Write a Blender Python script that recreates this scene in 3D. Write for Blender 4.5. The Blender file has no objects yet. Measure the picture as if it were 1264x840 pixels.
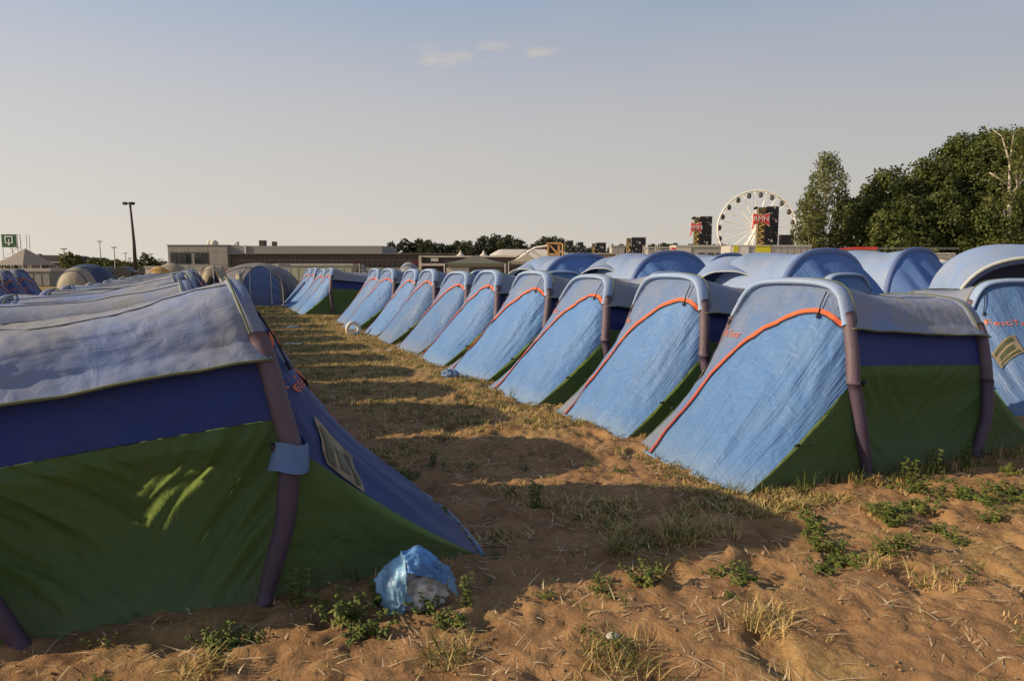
import bpy, bmesh, math, random
import numpy as np
from mathutils import Vector, Matrix, noise

# ------------------------------------------------------------------ camera, sky, sun, exposure
SC = bpy.context.scene
F, W0, H0, CAMH = 843.0, 1264.0, 840.0, 1.5
TH = math.atan(92 / F)
cam = bpy.data.cameras.new("camera"); camo = bpy.data.objects.new("camera", cam)
SC.collection.objects.link(camo); SC.camera = camo
cam.sensor_width = 36; cam.lens = F / W0 * 36
cam.clip_start = .05; cam.clip_end = 5000
camo.location = (0, 0, CAMH); camo.rotation_euler = (math.pi / 2 - TH, 0, 0)

SUN_EL = math.radians(25)
TOSUN = Vector((-.985, -.172, 0)).normalized() * math.cos(SUN_EL) + Vector((0, 0, math.sin(SUN_EL)))
world = bpy.data.worlds.new("World"); SC.world = world; world.use_nodes = True
nt = world.node_tree; nt.nodes.clear()
N = nt.nodes.new; L = nt.links.new
sky = N('ShaderNodeTexSky'); sky.sky_type = 'NISHITA'; sky.sun_disc = False
sky.sun_elevation = SUN_EL; sky.sun_rotation = math.atan2(TOSUN.x, TOSUN.y)
sky.altitude = 0; sky.air_density = 1.0; sky.dust_density = 1.5; sky.ozone_density = 1.0
tc = N('ShaderNodeTexCoord'); sep = N('ShaderNodeSeparateXYZ'); L(tc.outputs['Generated'], sep.inputs[0])
# dusty evening air: the blue of the clear sky gives way to warm haze towards the horizon
hf = N('ShaderNodeMapRange'); L(sep.outputs['Z'], hf.inputs[0]); hf.inputs[1].default_value = 0; hf.inputs[2].default_value = .60; hf.inputs[3].default_value = .97; hf.inputs[4].default_value = .35
mul = N('ShaderNodeMixRGB'); L(hf.outputs[0], mul.inputs[0]); L(sky.outputs[0], mul.inputs[1])
rmp = N('ShaderNodeValToRGB'); L(sep.outputs['Z'], rmp.inputs[0]); els = rmp.color_ramp.elements
els[0].position = 0.0; els[0].color = (.575, .53, .465, 1)
els[1].position = .55; els[1].color = (.33, .44, .66, 1)
e = els.new(.20); e.color = (.53, .51, .50, 1)
e = els.new(.38); e.color = (.385, .465, .62, 1)
e = els.new(.95); e.color = (.15, .21, .38, 1)
az = N('ShaderNodeMapRange'); L(sep.outputs['X'], az.inputs[0]); az.inputs[1].default_value = -1; az.inputs[2].default_value = 1; az.inputs[3].default_value = 1.30 / .085; az.inputs[4].default_value = .82 / .085   # brighter towards the sun
hz = N('ShaderNodeVectorMath'); hz.operation = 'SCALE'; L(az.outputs[0], hz.inputs['Scale']); L(rmp.outputs[0], hz.inputs[0]); L(hz.outputs[0], mul.inputs[2])
# thin wisps of cloud high over the field
def cloud_dir(px, py):
    v = Vector((px - W0 / 2, F * math.cos(TH) + (H0 / 2 - py) * math.sin(TH), -F * math.sin(TH) + (H0 / 2 - py) * math.cos(TH)))
    return v.normalized()
prev = None
nz = N('ShaderNodeTexNoise'); nz.inputs['Scale'].default_value = 34; nz.inputs['Detail'].default_value = 6
mpn = N('ShaderNodeMapping'); mpn.inputs['Scale'].default_value = (1, 1, 2.6); L(tc.outputs['Generated'], mpn.inputs[0]); L(mpn.outputs[0], nz.inputs[0])
for (px, py, rx, rz, k) in ((553, 74, .050, .013, .55), (612, 58, .035, .009, .40), (662, 65, .030, .012, .6), (528, 60, .03, .012, .22), (580, 190, .09, .014, .16)):
    d = cloud_dir(px, py)
    s = N('ShaderNodeVectorMath'); s.operation = 'SUBTRACT'; L(tc.outputs['Generated'], s.inputs[0]); s.inputs[1].default_value = d
    m = N('ShaderNodeVectorMath'); m.operation = 'MULTIPLY'; L(s.outputs[0], m.inputs[0]); m.inputs[1].default_value = (1 / rx, 1 / .2, 1 / rz)
    ln = N('ShaderNodeVectorMath'); ln.operation = 'LENGTH'; L(m.outputs[0], ln.inputs[0])
    ad = N('ShaderNodeMath'); ad.operation = 'MULTIPLY_ADD'; L(nz.outputs[0], ad.inputs[0]); ad.inputs[1].default_value = -2.2; L(ln.outputs['Value'], ad.inputs[2])
    mr = N('ShaderNodeMapRange'); mr.interpolation_type = 'SMOOTHSTEP'; L(ad.outputs[0], mr.inputs[0])
    mr.inputs[1].default_value = -1.1; mr.inputs[2].default_value = .1; mr.inputs[3].default_value = k; mr.inputs[4].default_value = 0
    if prev is None: prev = mr.outputs[0]
    else:
        mx = N('ShaderNodeMath'); mx.operation = 'MAXIMUM'; L(prev, mx.inputs[0]); L(mr.outputs[0], mx.inputs[1]); prev = mx.outputs[0]
sn = N('ShaderNodeTexNoise'); sn.inputs['Scale'].default_value = 2.2; sn.inputs['Detail'].default_value = 7; smp = N('ShaderNodeMapping'); smp.inputs['Scale'].default_value = (1, 1, 4.5); smp.inputs['Rotation'].default_value = (0, .12, 0); L(tc.outputs['Generated'], smp.inputs[0]); L(smp.outputs[0], sn.inputs[0])   # uneven veils of haze
sm_ = N('ShaderNodeMapRange'); L(sn.outputs[0], sm_.inputs[0]); sm_.inputs[1].default_value = .42; sm_.inputs[2].default_value = .75; sm_.inputs[4].default_value = .20
mxs = N('ShaderNodeMath'); mxs.operation = 'MAXIMUM'; L(prev, mxs.inputs[0]); L(sm_.outputs[0], mxs.inputs[1]); prev = mxs.outputs[0]
cm = N('ShaderNodeMixRGB'); L(prev, cm.inputs[0]); L(mul.outputs[0], cm.inputs[1]); cm.inputs[2].default_value = (6.9, 6.2, 5.5, 1)
bg = N('ShaderNodeBackground'); bg.inputs[1].default_value = .085; L(cm.outputs[0], bg.inputs[0])
wo = N('ShaderNodeOutputWorld'); L(bg.outputs[0], wo.inputs[0])

sl = bpy.data.lights.new("sun", 'SUN'); sl.energy = 5.0; sl.angle = math.radians(.55); sl.color = (1, .80, .53)
so = bpy.data.objects.new("sun", sl); SC.collection.objects.link(so); so.rotation_euler = TOSUN.to_track_quat('Z', 'Y').to_euler()
SC.view_settings.view_transform = 'Standard'; SC.view_settings.look = 'None'; SC.view_settings.exposure = .10; SC.view_settings.gamma = 1
SC.cycles.max_bounces = 6

# ------------------------------------------------------------------ helpers
random.seed(7); RNG = np.random.default_rng(7)
def ray(px, py):
    return (px - W0 / 2, F * math.cos(TH) + (H0 / 2 - py) * math.sin(TH), -F * math.sin(TH) + (H0 / 2 - py) * math.cos(TH))
def gp(px, py, z=0):                       # the ground point seen at a place in the photograph
    x, y, zz = ray(px, py); t = (z - CAMH) / zz; return Vector((x * t, y * t, z))
def at(px, py, d):                         # the point seen there at distance d
    x, y, zz = ray(px, py); t = d / y; return Vector((x * t, d, CAMH + zz * t))

def link(o, parent=None):
    SC.collection.objects.link(o)
    if parent is not None: o.parent = parent
    return o
def tag(o, label=None, cat=None, group=None, kind=None):
    if label: o['label'] = label
    if cat: o['category'] = cat
    if group: o['group'] = group
    if kind: o['kind'] = kind
    return o
def thing(name, label, cat, loc=(0, 0, 0), rz=0, group=None, scale=1):
    o = bpy.data.objects.new(name, None); link(o); o.location = loc; o.rotation_euler = (0, 0, rz); o.scale = (scale,) * 3
    o.empty_display_size = .1
    return tag(o, label, cat, group)
def copy_thing(o, loc=None, rz=None, label=None, group=None, scale=None):
    c = o.copy(); SC.collection.objects.link(c)
    if loc is not None: c.location = loc
    if rz is not None: c.rotation_euler = (0, 0, rz)
    if scale is not None: c.scale = (scale,) * 3 if not isinstance(scale, tuple) else scale
    if label: c['label'] = label
    if group: c['group'] = group
    for ch in o.children:
        k = ch.copy(); SC.collection.objects.link(k); k.parent = c
        for g in ch.children:
            q = g.copy(); SC.collection.objects.link(q); q.parent = k
    return c
def mesh_obj(name, verts, faces, mat, parent=None, smooth=True, uv=None):
    me = bpy.data.meshes.new(name); me.from_pydata([tuple(v) for v in verts], [], faces)
    if smooth: me.polygons.foreach_set('use_smooth', [True] * len(me.polygons))
    if uv is not None:
        l = me.uv_layers.new(name='UVMap'); vi = np.zeros(len(me.loops), dtype=np.int32); me.loops.foreach_get('vertex_index', vi)
        l.data.foreach_set('uv', np.asarray(uv, dtype=np.float32)[vi].ravel())
    for m in (mat if isinstance(mat, (list, tuple)) else [mat]): me.materials.append(m)
    me.update()
    return link(bpy.data.objects.new(name, me), parent)
def np_mesh(name, V, Fq, mat, parent=None, smooth=False):        # fast path for big quad / tri arrays
    me = bpy.data.meshes.new(name); n = Fq.shape[1]
    me.vertices.add(len(V)); me.vertices.foreach_set('co', V.astype(np.float32).ravel())
    me.loops.add(Fq.size); me.loops.foreach_set('vertex_index', Fq.astype(np.int32).ravel())
    me.polygons.add(len(Fq)); me.polygons.foreach_set('loop_start', np.arange(0, Fq.size, n, dtype=np.int32))
    if smooth: me.polygons.foreach_set('use_smooth', np.ones(len(Fq), dtype=bool))
    me.update(calc_edges=True); me.materials.append(mat)
    return link(bpy.data.objects.new(name, me), parent)

class MB:                                   # a small mesh builder
    def __init__(s): s.v = []; s.f = []
    def box(s, x0, x1, y0, y1, z0, z1):
        b = len(s.v); s.v += [(x0, y0, z0), (x1, y0, z0), (x1, y1, z0), (x0, y1, z0), (x0, y0, z1), (x1, y0, z1), (x1, y1, z1), (x0, y1, z1)]
        s.f += [(b, b + 3, b + 2, b + 1), (b + 4, b + 5, b + 6, b + 7), (b, b + 1, b + 5, b + 4), (b + 1, b + 2, b + 6, b + 5), (b + 2, b + 3, b + 7, b + 6), (b + 3, b, b + 4, b + 7)]
        return s
    def tube(s, pts, r, n=8, cap=True, flat=1.0):
        pts = [Vector(p) for p in pts]; m = len(pts); rs = r if isinstance(r, (list, tuple)) else [r] * m
        b = len(s.v); prev = None
        for i, p in enumerate(pts):
            t = (pts[min(i + 1, m - 1)] - pts[max(i - 1, 0)]).normalized()
            if prev is None:
                a = Vector((0, 0, 1)) if abs(t.z) < .9 else Vector((1, 0, 0)); prev = t.cross(a).normalized()
            nrm = (prev - t * prev.dot(t)).normalized(); prev = nrm; bn = t.cross(nrm)
            for k in range(n):
                a = 2 * math.pi * k / n; s.v.append(tuple(p + nrm * math.cos(a) * rs[i] + bn * math.sin(a) * rs[i] * flat))
        for i in range(m - 1):
            for k in range(n):
                q = (k + 1) % n; s.f.append((b + i * n + k, b + i * n + q, b + (i + 1) * n + q, b + (i + 1) * n + k))
        if cap: s.f.append(tuple(b + k for k in range(n))[::-1]); s.f.append(tuple(b + (m - 1) * n + k for k in range(n)))
        return s
    def poly(s, pts):
        b = len(s.v); s.v += [tuple(p) for p in pts]; s.f.append(tuple(range(b, b + len(pts)))); return s
    def prism(s, pts, d):                   # pts outline, extruded by vector d
        b = len(s.v); n = len(pts); d = Vector(d); s.v += [tuple(p) for p in pts] + [tuple(Vector(p) + d) for p in pts]
        s.f.append(tuple(range(b, b + n))); s.f.append(tuple(range(b + n, b + 2 * n))[::-1])
        for i in range(n): j = (i + 1) % n; s.f.append((b + j, b + i, b + n + i, b + n + j))
        return s
    def build(s, name, mat, parent=None, smooth=False): return mesh_obj(name, s.v, s.f, mat, parent, smooth)

def grid(fn, nu, nv):
    P = np.array([[fn(i / nu, j / nv) for j in range(nv + 1)] for i in range(nu + 1)], dtype=float)
    return P
def sheet(name, P, mat, parent, disp=None, flip=False):
    """a cloth sheet from a grid of points, pushed along its normal by disp(u, v)"""
    nu, nv = P.shape[0] - 1, P.shape[1] - 1
    if disp is not None:
        du = np.gradient(P, axis=0); dv = np.gradient(P, axis=1); n = np.cross(du, dv); ln = np.linalg.norm(n, axis=2, keepdims=True); ln[ln < 1e-9] = 1; n /= ln
        D = np.array([[disp(i / nu, j / nv) for j in range(nv + 1)] for i in range(nu + 1)])
        P = P + n * D[:, :, None] * (-1 if flip else 1)
    V = P.reshape(-1, 3); uv = np.array([[i / nu, j / nv] for i in range(nu + 1) for j in range(nv + 1)])
    Fc = []
    for i in range(nu):
        for j in range(nv):
            a = i * (nv + 1) + j; q = (a, a + nv + 1, a + nv + 2, a + 1); Fc.append(q[::-1] if flip else q)
    return mesh_obj(name, V, Fc, mat, parent, True, uv), P

# ------------------------------------------------------------------ materials
def newmat(name):
    m = bpy.data.materials.new(name); m.use_nodes = True; t = m.node_tree; b = t.nodes['Principled BSDF']; return m, t, b
def col4(c): return (c[0], c[1], c[2], 1)
def plain(name, c, rough=.7, metal=0, var=.12, scale=6, bump=0.0, bscale=40):
    m, t, b = newmat(name); n = t.nodes.new; l = t.links.new
    tcn = n('ShaderNodeTexCoord'); nz = n('ShaderNodeTexNoise'); nz.inputs['Scale'].default_value = scale; nz.inputs['Detail'].default_value = 5; l(tcn.outputs['Object'], nz.inputs[0])
    r = n('ShaderNodeValToRGB'); l(nz.outputs[0], r.inputs[0])
    r.color_ramp.elements[0].position = .3; r.color_ramp.elements[0].color = col4([x * (1 - var) for x in c])
    r.color_ramp.elements[1].position = .7; r.color_ramp.elements[1].color = col4([min(1, x * (1 + var)) for x in c])
    l(r.outputs[0], b.inputs['Base Color']); b.inputs['Roughness'].default_value = rough; b.inputs['Metallic'].default_value = metal
    if bump:
        z2 = n('ShaderNodeTexNoise'); z2.inputs['Scale'].default_value = bscale; z2.inputs['Detail'].default_value = 4; l(tcn.outputs['Object'], z2.inputs[0])
        bp = n('ShaderNodeBump'); bp.inputs['Strength'].default_value = bump; bp.inputs['Distance'].default_value = .02; l(z2.outputs[0], bp.inputs['Height']); l(bp.outputs[0], b.inputs['Normal'])
    return m
def fabric(name, c, dust=(.36, .32, .27), damt=.3, dlo=.45, dhi=.75, su=26, sv=3, crease=.35, trans=.22, rough=.62, tcol=None, dscale=2.2, zdust=None, rot=0):
    """tent cloth: dye colour, blotches of settled dust, creases along the cloth and fine weave, some light coming through"""
    m, t, b = newmat(name); n = t.nodes.new; l = t.links.new
    tcn = n('ShaderNodeTexCoord'); oi = n('ShaderNodeObjectInfo')
    off = n('ShaderNodeVectorMath'); off.operation = 'MULTIPLY_ADD'; l(oi.outputs['Random'], off.inputs[0]); off.inputs[1].default_value = (17, 9, 5); l(tcn.outputs['Object'], off.inputs[2])
    nz = n('ShaderNodeTexNoise'); nz.inputs['Scale'].default_value = dscale; nz.inputs['Detail'].default_value = 8; nz.inputs['Roughness'].default_value = .66; nz.inputs['Distortion'].default_value = .6; l(off.outputs[0], nz.inputs[0])
    mr = n('ShaderNodeMapRange'); l(nz.outputs[0], mr.inputs[0]); mr.inputs[1].default_value = dlo; mr.inputs[2].default_value = dhi; mr.inputs[3].default_value = damt * .25; mr.inputs[4].default_value = damt
    fac = mr.outputs[0]
    if zdust:                                # mud and dust splashed up from the soil at the hem
        sp = n('ShaderNodeSeparateXYZ'); l(tcn.outputs['Object'], sp.inputs[0])
        z2 = n('ShaderNodeMapRange'); l(sp.outputs[2], z2.inputs[0]); z2.inputs[1].default_value = .0; z2.inputs[2].default_value = zdust; z2.inputs[3].default_value = .95; z2.inputs[4].default_value = 0
        mu = n('ShaderNodeMath'); mu.operation = 'MULTIPLY'; l(z2.outputs[0], mu.inputs[0]); l(nz.outputs[0], mu.inputs[1])
        ad = n('ShaderNodeMath'); ad.operation = 'ADD'; ad.use_clamp = True; l(fac, ad.inputs[0]); l(mu.outputs[0], ad.inputs[1]); fac = ad.outputs[0]
    mx = n('ShaderNodeMixRGB'); l(fac, mx.inputs[0]); mx.inputs[1].default_value = col4(c); mx.inputs[2].default_value = col4(dust)
    # slight shade differences between panels and tents
    hv = n('ShaderNodeHueSaturation'); l(mx.outputs[0], hv.inputs['Color'])
    vr = n('ShaderNodeMapRange'); l(oi.outputs['Random'], vr.inputs[0]); vr.inputs[3].default_value = .93; vr.inputs[4].default_value = 1.07; l(vr.outputs[0], hv.inputs['Value'])
    l(hv.outputs[0], b.inputs['Base Color']); b.inputs['Roughness'].default_value = rough
    # creases
    mp = n('ShaderNodeMapping'); mp.inputs['Scale'].default_value = (su, sv, 1); mp.inputs['Rotation'].default_value = (0, 0, rot); l(tcn.outputs['UV'], mp.inputs[0])
    wz = n('ShaderNodeTexNoise'); wz.inputs['Scale'].default_value = 1; wz.inputs['Detail'].default_value = 4; wz.inputs['Distortion'].default_value = 1.1; l(mp.outputs[0], wz.inputs[0])
    rd = n('ShaderNodeMath'); rd.operation = 'SUBTRACT'; l(wz.outputs[0], rd.inputs[0]); rd.inputs[1].default_value = .5
    ab = n('ShaderNodeMath'); ab.operation = 'ABSOLUTE'; l(rd.outputs[0], ab.inputs[0])
    cz = n('ShaderNodeTexNoise'); cz.inputs['Scale'].default_value = 9; cz.inputs['Detail'].default_value = 5; cz.inputs['Distortion'].default_value = 1.5; l(off.outputs[0], cz.inputs[0])
    s1 = n('ShaderNodeMath'); s1.operation = 'MULTIPLY_ADD'; l(cz.outputs[0], s1.inputs[0]); s1.inputs[1].default_value = .45; l(ab.outputs[0], s1.inputs[2])
    fz = n('ShaderNodeTexNoise'); fz.inputs['Scale'].default_value = 420; fz.inputs['Detail'].default_value = 1; l(tcn.outputs['Object'], fz.inputs[0])
    s2 = n('ShaderNodeMath'); s2.operation = 'MULTIPLY_ADD'; l(fz.outputs[0], s2.inputs[0]); s2.inputs[1].default_value = .02; l(s1.outputs[0], s2.inputs[2])
    bp = n('ShaderNodeBump'); bp.inputs['Strength'].default_value = crease; bp.inputs['Distance'].default_value = .035; l(s2.outputs[0], bp.inputs['Height']); l(bp.outputs[0], b.inputs['Normal'])
    if trans:
        tr = n('ShaderNodeBsdfTranslucent'); l(bp.outputs[0], tr.inputs['Normal'])
        if tcol: tr.inputs[0].default_value = col4(tcol)
        else: l(hv.outputs[0], tr.inputs[0])
        ms = n('ShaderNodeMixShader'); ms.inputs[0].default_value = trans; l(b.outputs[0], ms.inputs[1]); l(tr.outputs[0], ms.inputs[2]); l(ms.outputs[0], t.nodes['Material Output'].inputs[0])
    return m

M = {}
M['face'] = fabric('blue_face_cloth', (.085, .20, .45), dust=(.22, .25, .30), damt=.45, dlo=.42, dhi=.7, su=24, sv=1.8, crease=.7, rough=.5, zdust=.25, trans=.12)
M['face_grey'] = fabric('dusty_face_cloth', (.10, .20, .45), dust=(.25, .26, .29), damt=.62, dlo=.38, dhi=.62, su=24, sv=1.8, crease=.7, rough=.5, zdust=.3, trans=.12)
M['door'] = fabric('door_cloth', (.10, .235, .53), dust=(.24, .32, .41), damt=.35, su=28, sv=1.5, crease=.75, rough=.5, zdust=.15, trans=.14)
M['face_shaded'] = fabric('shaded_face_cloth', (.034, .062, .22), dust=(.11, .11, .14), damt=.4, su=22, sv=2.2, crease=.35, zdust=.25, trans=.05)  # darker copy of the face cloth, the shade put into its colour
M['band'] = fabric('blue_band_cloth', (.013, .032, .19), dust=(.05, .06, .10), damt=.25, su=4, sv=10, crease=.2, trans=.12)
M['green'] = fabric('green_wall_cloth', (.090, .175, .060), dust=(.20, .22, .11), damt=.22, su=5, sv=8, crease=.6, trans=.45, tcol=(.42, .58, .17), zdust=.22)
M['roof'] = fabric('roof_cloth', (.16, .24, .47), dust=(.275, .262, .245), damt=.95, dlo=.36, dhi=.62, su=9, sv=2.2, crease=.38, trans=.08, dscale=1.5, rot=.5)
M['sleeve'] = fabric('pale_beam_sleeve', (.30, .42, .66), dust=(.40, .42, .44), damt=.45, su=40, sv=2, crease=.3, trans=.1)
M['beam'] = fabric('purple_beam_sleeve', (.055, .034, .07), dust=(.12, .09, .10), damt=.5, su=14, sv=3, crease=.25, trans=0)
M['beam_top'] = fabric('faded_mauve_sleeve', (.10, .064, .09), dust=(.17, .125, .13), damt=.5, su=14, sv=3, crease=.35, trans=0)
M['zip'] = plain('orange_zip_tape', (.66, .125, .04), .7, var=.12, scale=5)
_t = M['zip'].node_tree; _g = _t.nodes.new('ShaderNodeTexCoord'); _s = _t.nodes.new('ShaderNodeSeparateXYZ'); _m = _t.nodes.new('ShaderNodeMapRange'); _x = _t.nodes.new('ShaderNodeMixRGB')   # the tape is redder low down
_t.links.new(_g.outputs['Object'], _s.inputs[0]); _t.links.new(_s.outputs[2], _m.inputs[0]); _m.inputs[1].default_value = .25; _m.inputs[2].default_value = .95
_t.links.new(_m.outputs[0], _x.inputs[0]); _x.inputs[1].default_value = (.40, .055, .035, 1); _t.links.new([l_ for l_ in _t.links if l_.to_socket == _t.nodes['Principled BSDF'].inputs['Base Color']][0].from_socket, _x.inputs[2]); _t.links.new(_x.outputs[0], _t.nodes['Principled BSDF'].inputs['Base Color'])
M['zipd'] = plain('dark_zip_teeth', (.04, .03, .05), .6)
M['piping'] = plain('olive_piping', (.12, .14, .07), .7)
M['cord'] = plain('dark_cord', (.02, .02, .025), .6)
M['ink'] = plain('orange_print', (.58, .17, .09), .8, var=.35, scale=22)
M['peg'] = plain('steel_peg', (.35, .34, .33), .4, metal=1)
M['window'] = plain('yellowed_window_film', (.24, .195, .12), .25, var=.35, scale=14, bump=.2)
M['winleaf'] = plain('window_film_green', (.07, .075, .035), .35, var=.3, scale=12)

# ------------------------------------------------------------------ ground
def gz(x, y):                               # trodden sandy soil, a few centimetres of relief close by
    if y > 30 or y < -5 or abs(x) > 30: return 0.0
    k = 1.0 if y < 10 else max(0, 1 - (y - 10) / 20)
    h = .022 * noise.noise(Vector((x * .9, y * .9, 0)))
    h += .020 * noise.noise(Vector((x * 3.1, y * 3.1, 4)))
    c = noise.noise(Vector((x * 6.5, y * 6.5, 9))); h += .032 * (abs(c) - .3)
    if y < 9:
        c2 = noise.noise(Vector((x * 16, y * 16, 3))); h += .013 * c2 + .009 * noise.noise(Vector((x * 34, y * 34, 5)))
        c3 = noise.noise(Vector((x * 10.5, y * 8.5, 23))); h += .016 * (.4 - abs(c3)) - .022 * max(0, c3 - .32)
        p = noise.noise(Vector((x * 4.4 + 7, y * 2.9, 17)))            # footprints
        if p > .28: h -= .036 * min(1, (p - .28) / .2)
    return h * k
def spaced(a, b, c, d, fine, growth):
    xs = list(np.arange(b, c, fine)); s = fine; x = xs[-1]
    while x < d: s *= growth; x += s; xs.append(min(x, d))
    s = fine; x = b; left = []
    while x > a: s *= growth; x -= s; left.append(max(x, a))
    return np.array(left[::-1] + xs)
gx = spaced(-900, -2.6, 5.2, 900, .021, 1.045); gy = spaced(-60, 1.9, 7.6, 1400, .021, 1.035)
GV = np.array([[x, y, gz(x, y)] for x in gx for y in gy]); ny = len(gy)
ii, jj = np.meshgrid(np.arange(len(gx) - 1), np.arange(ny - 1), indexing='ij'); a = (ii * ny + jj).ravel()
GF = np.stack([a, a + ny, a + ny + 1, a + 1], 1)
def ground_mat():
    m, t, b = newmat('sandy_soil'); n = t.nodes.new; l = t.links.new
    g = n('ShaderNodeNewGeometry'); P = g.outputs['Position']
    def nzn(s, d=6, r=.6):
        q = n('ShaderNodeTexNoise'); q.inputs['Scale'].default_value = s; q.inputs['Detail'].default_value = d; q.inputs['Roughness'].default_value = r; l(P, q.inputs[0]); return q.outputs[0]
    def ramp(f, a, ca, b_, cb):
        r = n('ShaderNodeValToRGB'); l(f, r.inputs[0]); r.color_ramp.elements[0].position = a; r.color_ramp.elements[0].color = col4(ca); r.color_ramp.elements[1].position = b_; r.color_ramp.elements[1].color = col4(cb); return r.outputs[0]
    soil = ramp(nzn(3.2, 10, .7), .32, (.20, .108, .050), .68, (.42, .245, .118))
    straw = ramp(nzn(38, 8, .75), .40, (.19, .125, .05), .66, (.52, .37, .15))
    grass = ramp(nzn(20, 8, .75), .35, (.06, .07, .025), .7, (.17, .16, .055))
    mk = n('ShaderNodeMapRange'); l(nzn(1.3, 6, .6), mk.inputs[0]); mk.inputs[1].default_value = .52; mk.inputs[2].default_value = .64; mk.inputs[4].default_value = .55
    sp = n('ShaderNodeSeparateXYZ'); l(P, sp.inputs[0])
    far = n('ShaderNodeMapRange'); l(sp.outputs[1], far.inputs[0]); far.inputs[1].default_value = 5; far.inputs[2].default_value = 11; far.inputs[3].default_value = 0; far.inputs[4].default_value = .6
    ad = n('ShaderNodeMath'); ad.operation = 'ADD'; ad.use_clamp = True; l(mk.outputs[0], ad.inputs[0]); l(far.outputs[0], ad.inputs[1])
    m1 = n('ShaderNodeMixRGB'); l(ad.outputs[0], m1.inputs[0]); l(soil, m1.inputs[1]); l(straw, m1.inputs[2])
    gk = n('ShaderNodeMapRange'); l(nzn(2.1, 7, .65), gk.inputs[0]); gk.inputs[1].default_value = .50; gk.inputs[2].default_value = .62
    fg = n('ShaderNodeMapRange'); l(sp.outputs[1], fg.inputs[0]); fg.inputs[1].default_value = 4.6; fg.inputs[2].default_value = 9; fg.inputs[3].default_value = 0; fg.inputs[4].default_value = .75
    mm = n('ShaderNodeMath'); mm.operation = 'MULTIPLY'; l(gk.outputs[0], mm.inputs[0]); l(fg.outputs[0], mm.inputs[1])
    m2 = n('ShaderNodeMixRGB'); l(mm.outputs[0], m2.inputs[0]); l(m1.outputs[0], m2.inputs[1]); l(grass, m2.inputs[2])
    l(m2.outputs[0], b.inputs['Base Color']); b.inputs['Roughness'].default_value = .95; b.inputs['Specular IOR Level'].default_value = .15
    a1 = n('ShaderNodeMath'); a1.operation = 'MULTIPLY_ADD'; l(nzn(60, 8, .7), a1.inputs[0]); a1.inputs[1].default_value = .35; l(nzn(14, 8, .65), a1.inputs[2])
    bp = n('ShaderNodeBump'); bp.inputs['Strength'].default_value = .75; bp.inputs['Distance'].default_value = .03; l(a1.outputs[0], bp.inputs['Height']); l(bp.outputs[0], b.inputs['Normal'])
    return m
tag(np_mesh('ground', GV, GF, ground_mat(), smooth=True), kind='structure')

# ------------------------------------------------------------------ the tunnel tent
PROF = [(.72, 0), (.715, .2), (.70, .42), (.66, .68), (.61, .88), (.545, 1.08), (.49, 1.22), (.425, 1.315), (.33, 1.362), (.17, 1.382), (0, 1.385)]
def smooth_prof(p):
    out = []
    for i in range(len(p) - 1):
        p0 = p[max(i - 1, 0)]; p1 = p[i]; p2 = p[i + 1]; p3 = p[i + 2] if i + 2 < len(p) else (-p[i][0], p[i][1])
        for k in range(6):
            t = k / 6; out.append(tuple(.5 * (2 * p1[q] + (p2[q] - p0[q]) * t + (2 * p0[q] - 5 * p1[q] + 4 * p2[q] - p3[q]) * t * t + (3 * p1[q] - p0[q] - 3 * p2[q] + p3[q]) * t ** 3) for q in (0, 1)))
    return out + [p[-1]]
HP = smooth_prof(PROF); FULL = [(-y, z) for y, z in HP] + [(y, z) for y, z in HP[::-1][1:]]
_d = np.array(FULL); _s = np.r_[0, np.cumsum(np.hypot(*np.diff(_d, axis=0).T))]; _s /= _s[-1]
def arc(t): return float(np.interp(t, _s, _d[:, 0])), float(np.interp(t, _s, _d[:, 1]))
def t_of_z(z): h = len(HP); return float(np.interp(z, _d[:h, 1], _s[:h]))
TJ, TE, TB = t_of_z(.68), t_of_z(1.12), t_of_z(.80)
nn = noise.noise
def fold(u, v, fu, fv, amp, seed):
    c = nn(Vector((u * fu, v * fv, seed))); d = nn(Vector((u * fu * 2.3 + v * 2, v * fv * 1.7, seed + 5)))
    return amp * (1 - 2.2 * abs(c)) * .6 + amp * .5 * d
def edge(u, v): return min(1, 8 * min(u, 1 - u)) * min(1, 8 * min(v, 1 - v))

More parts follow.
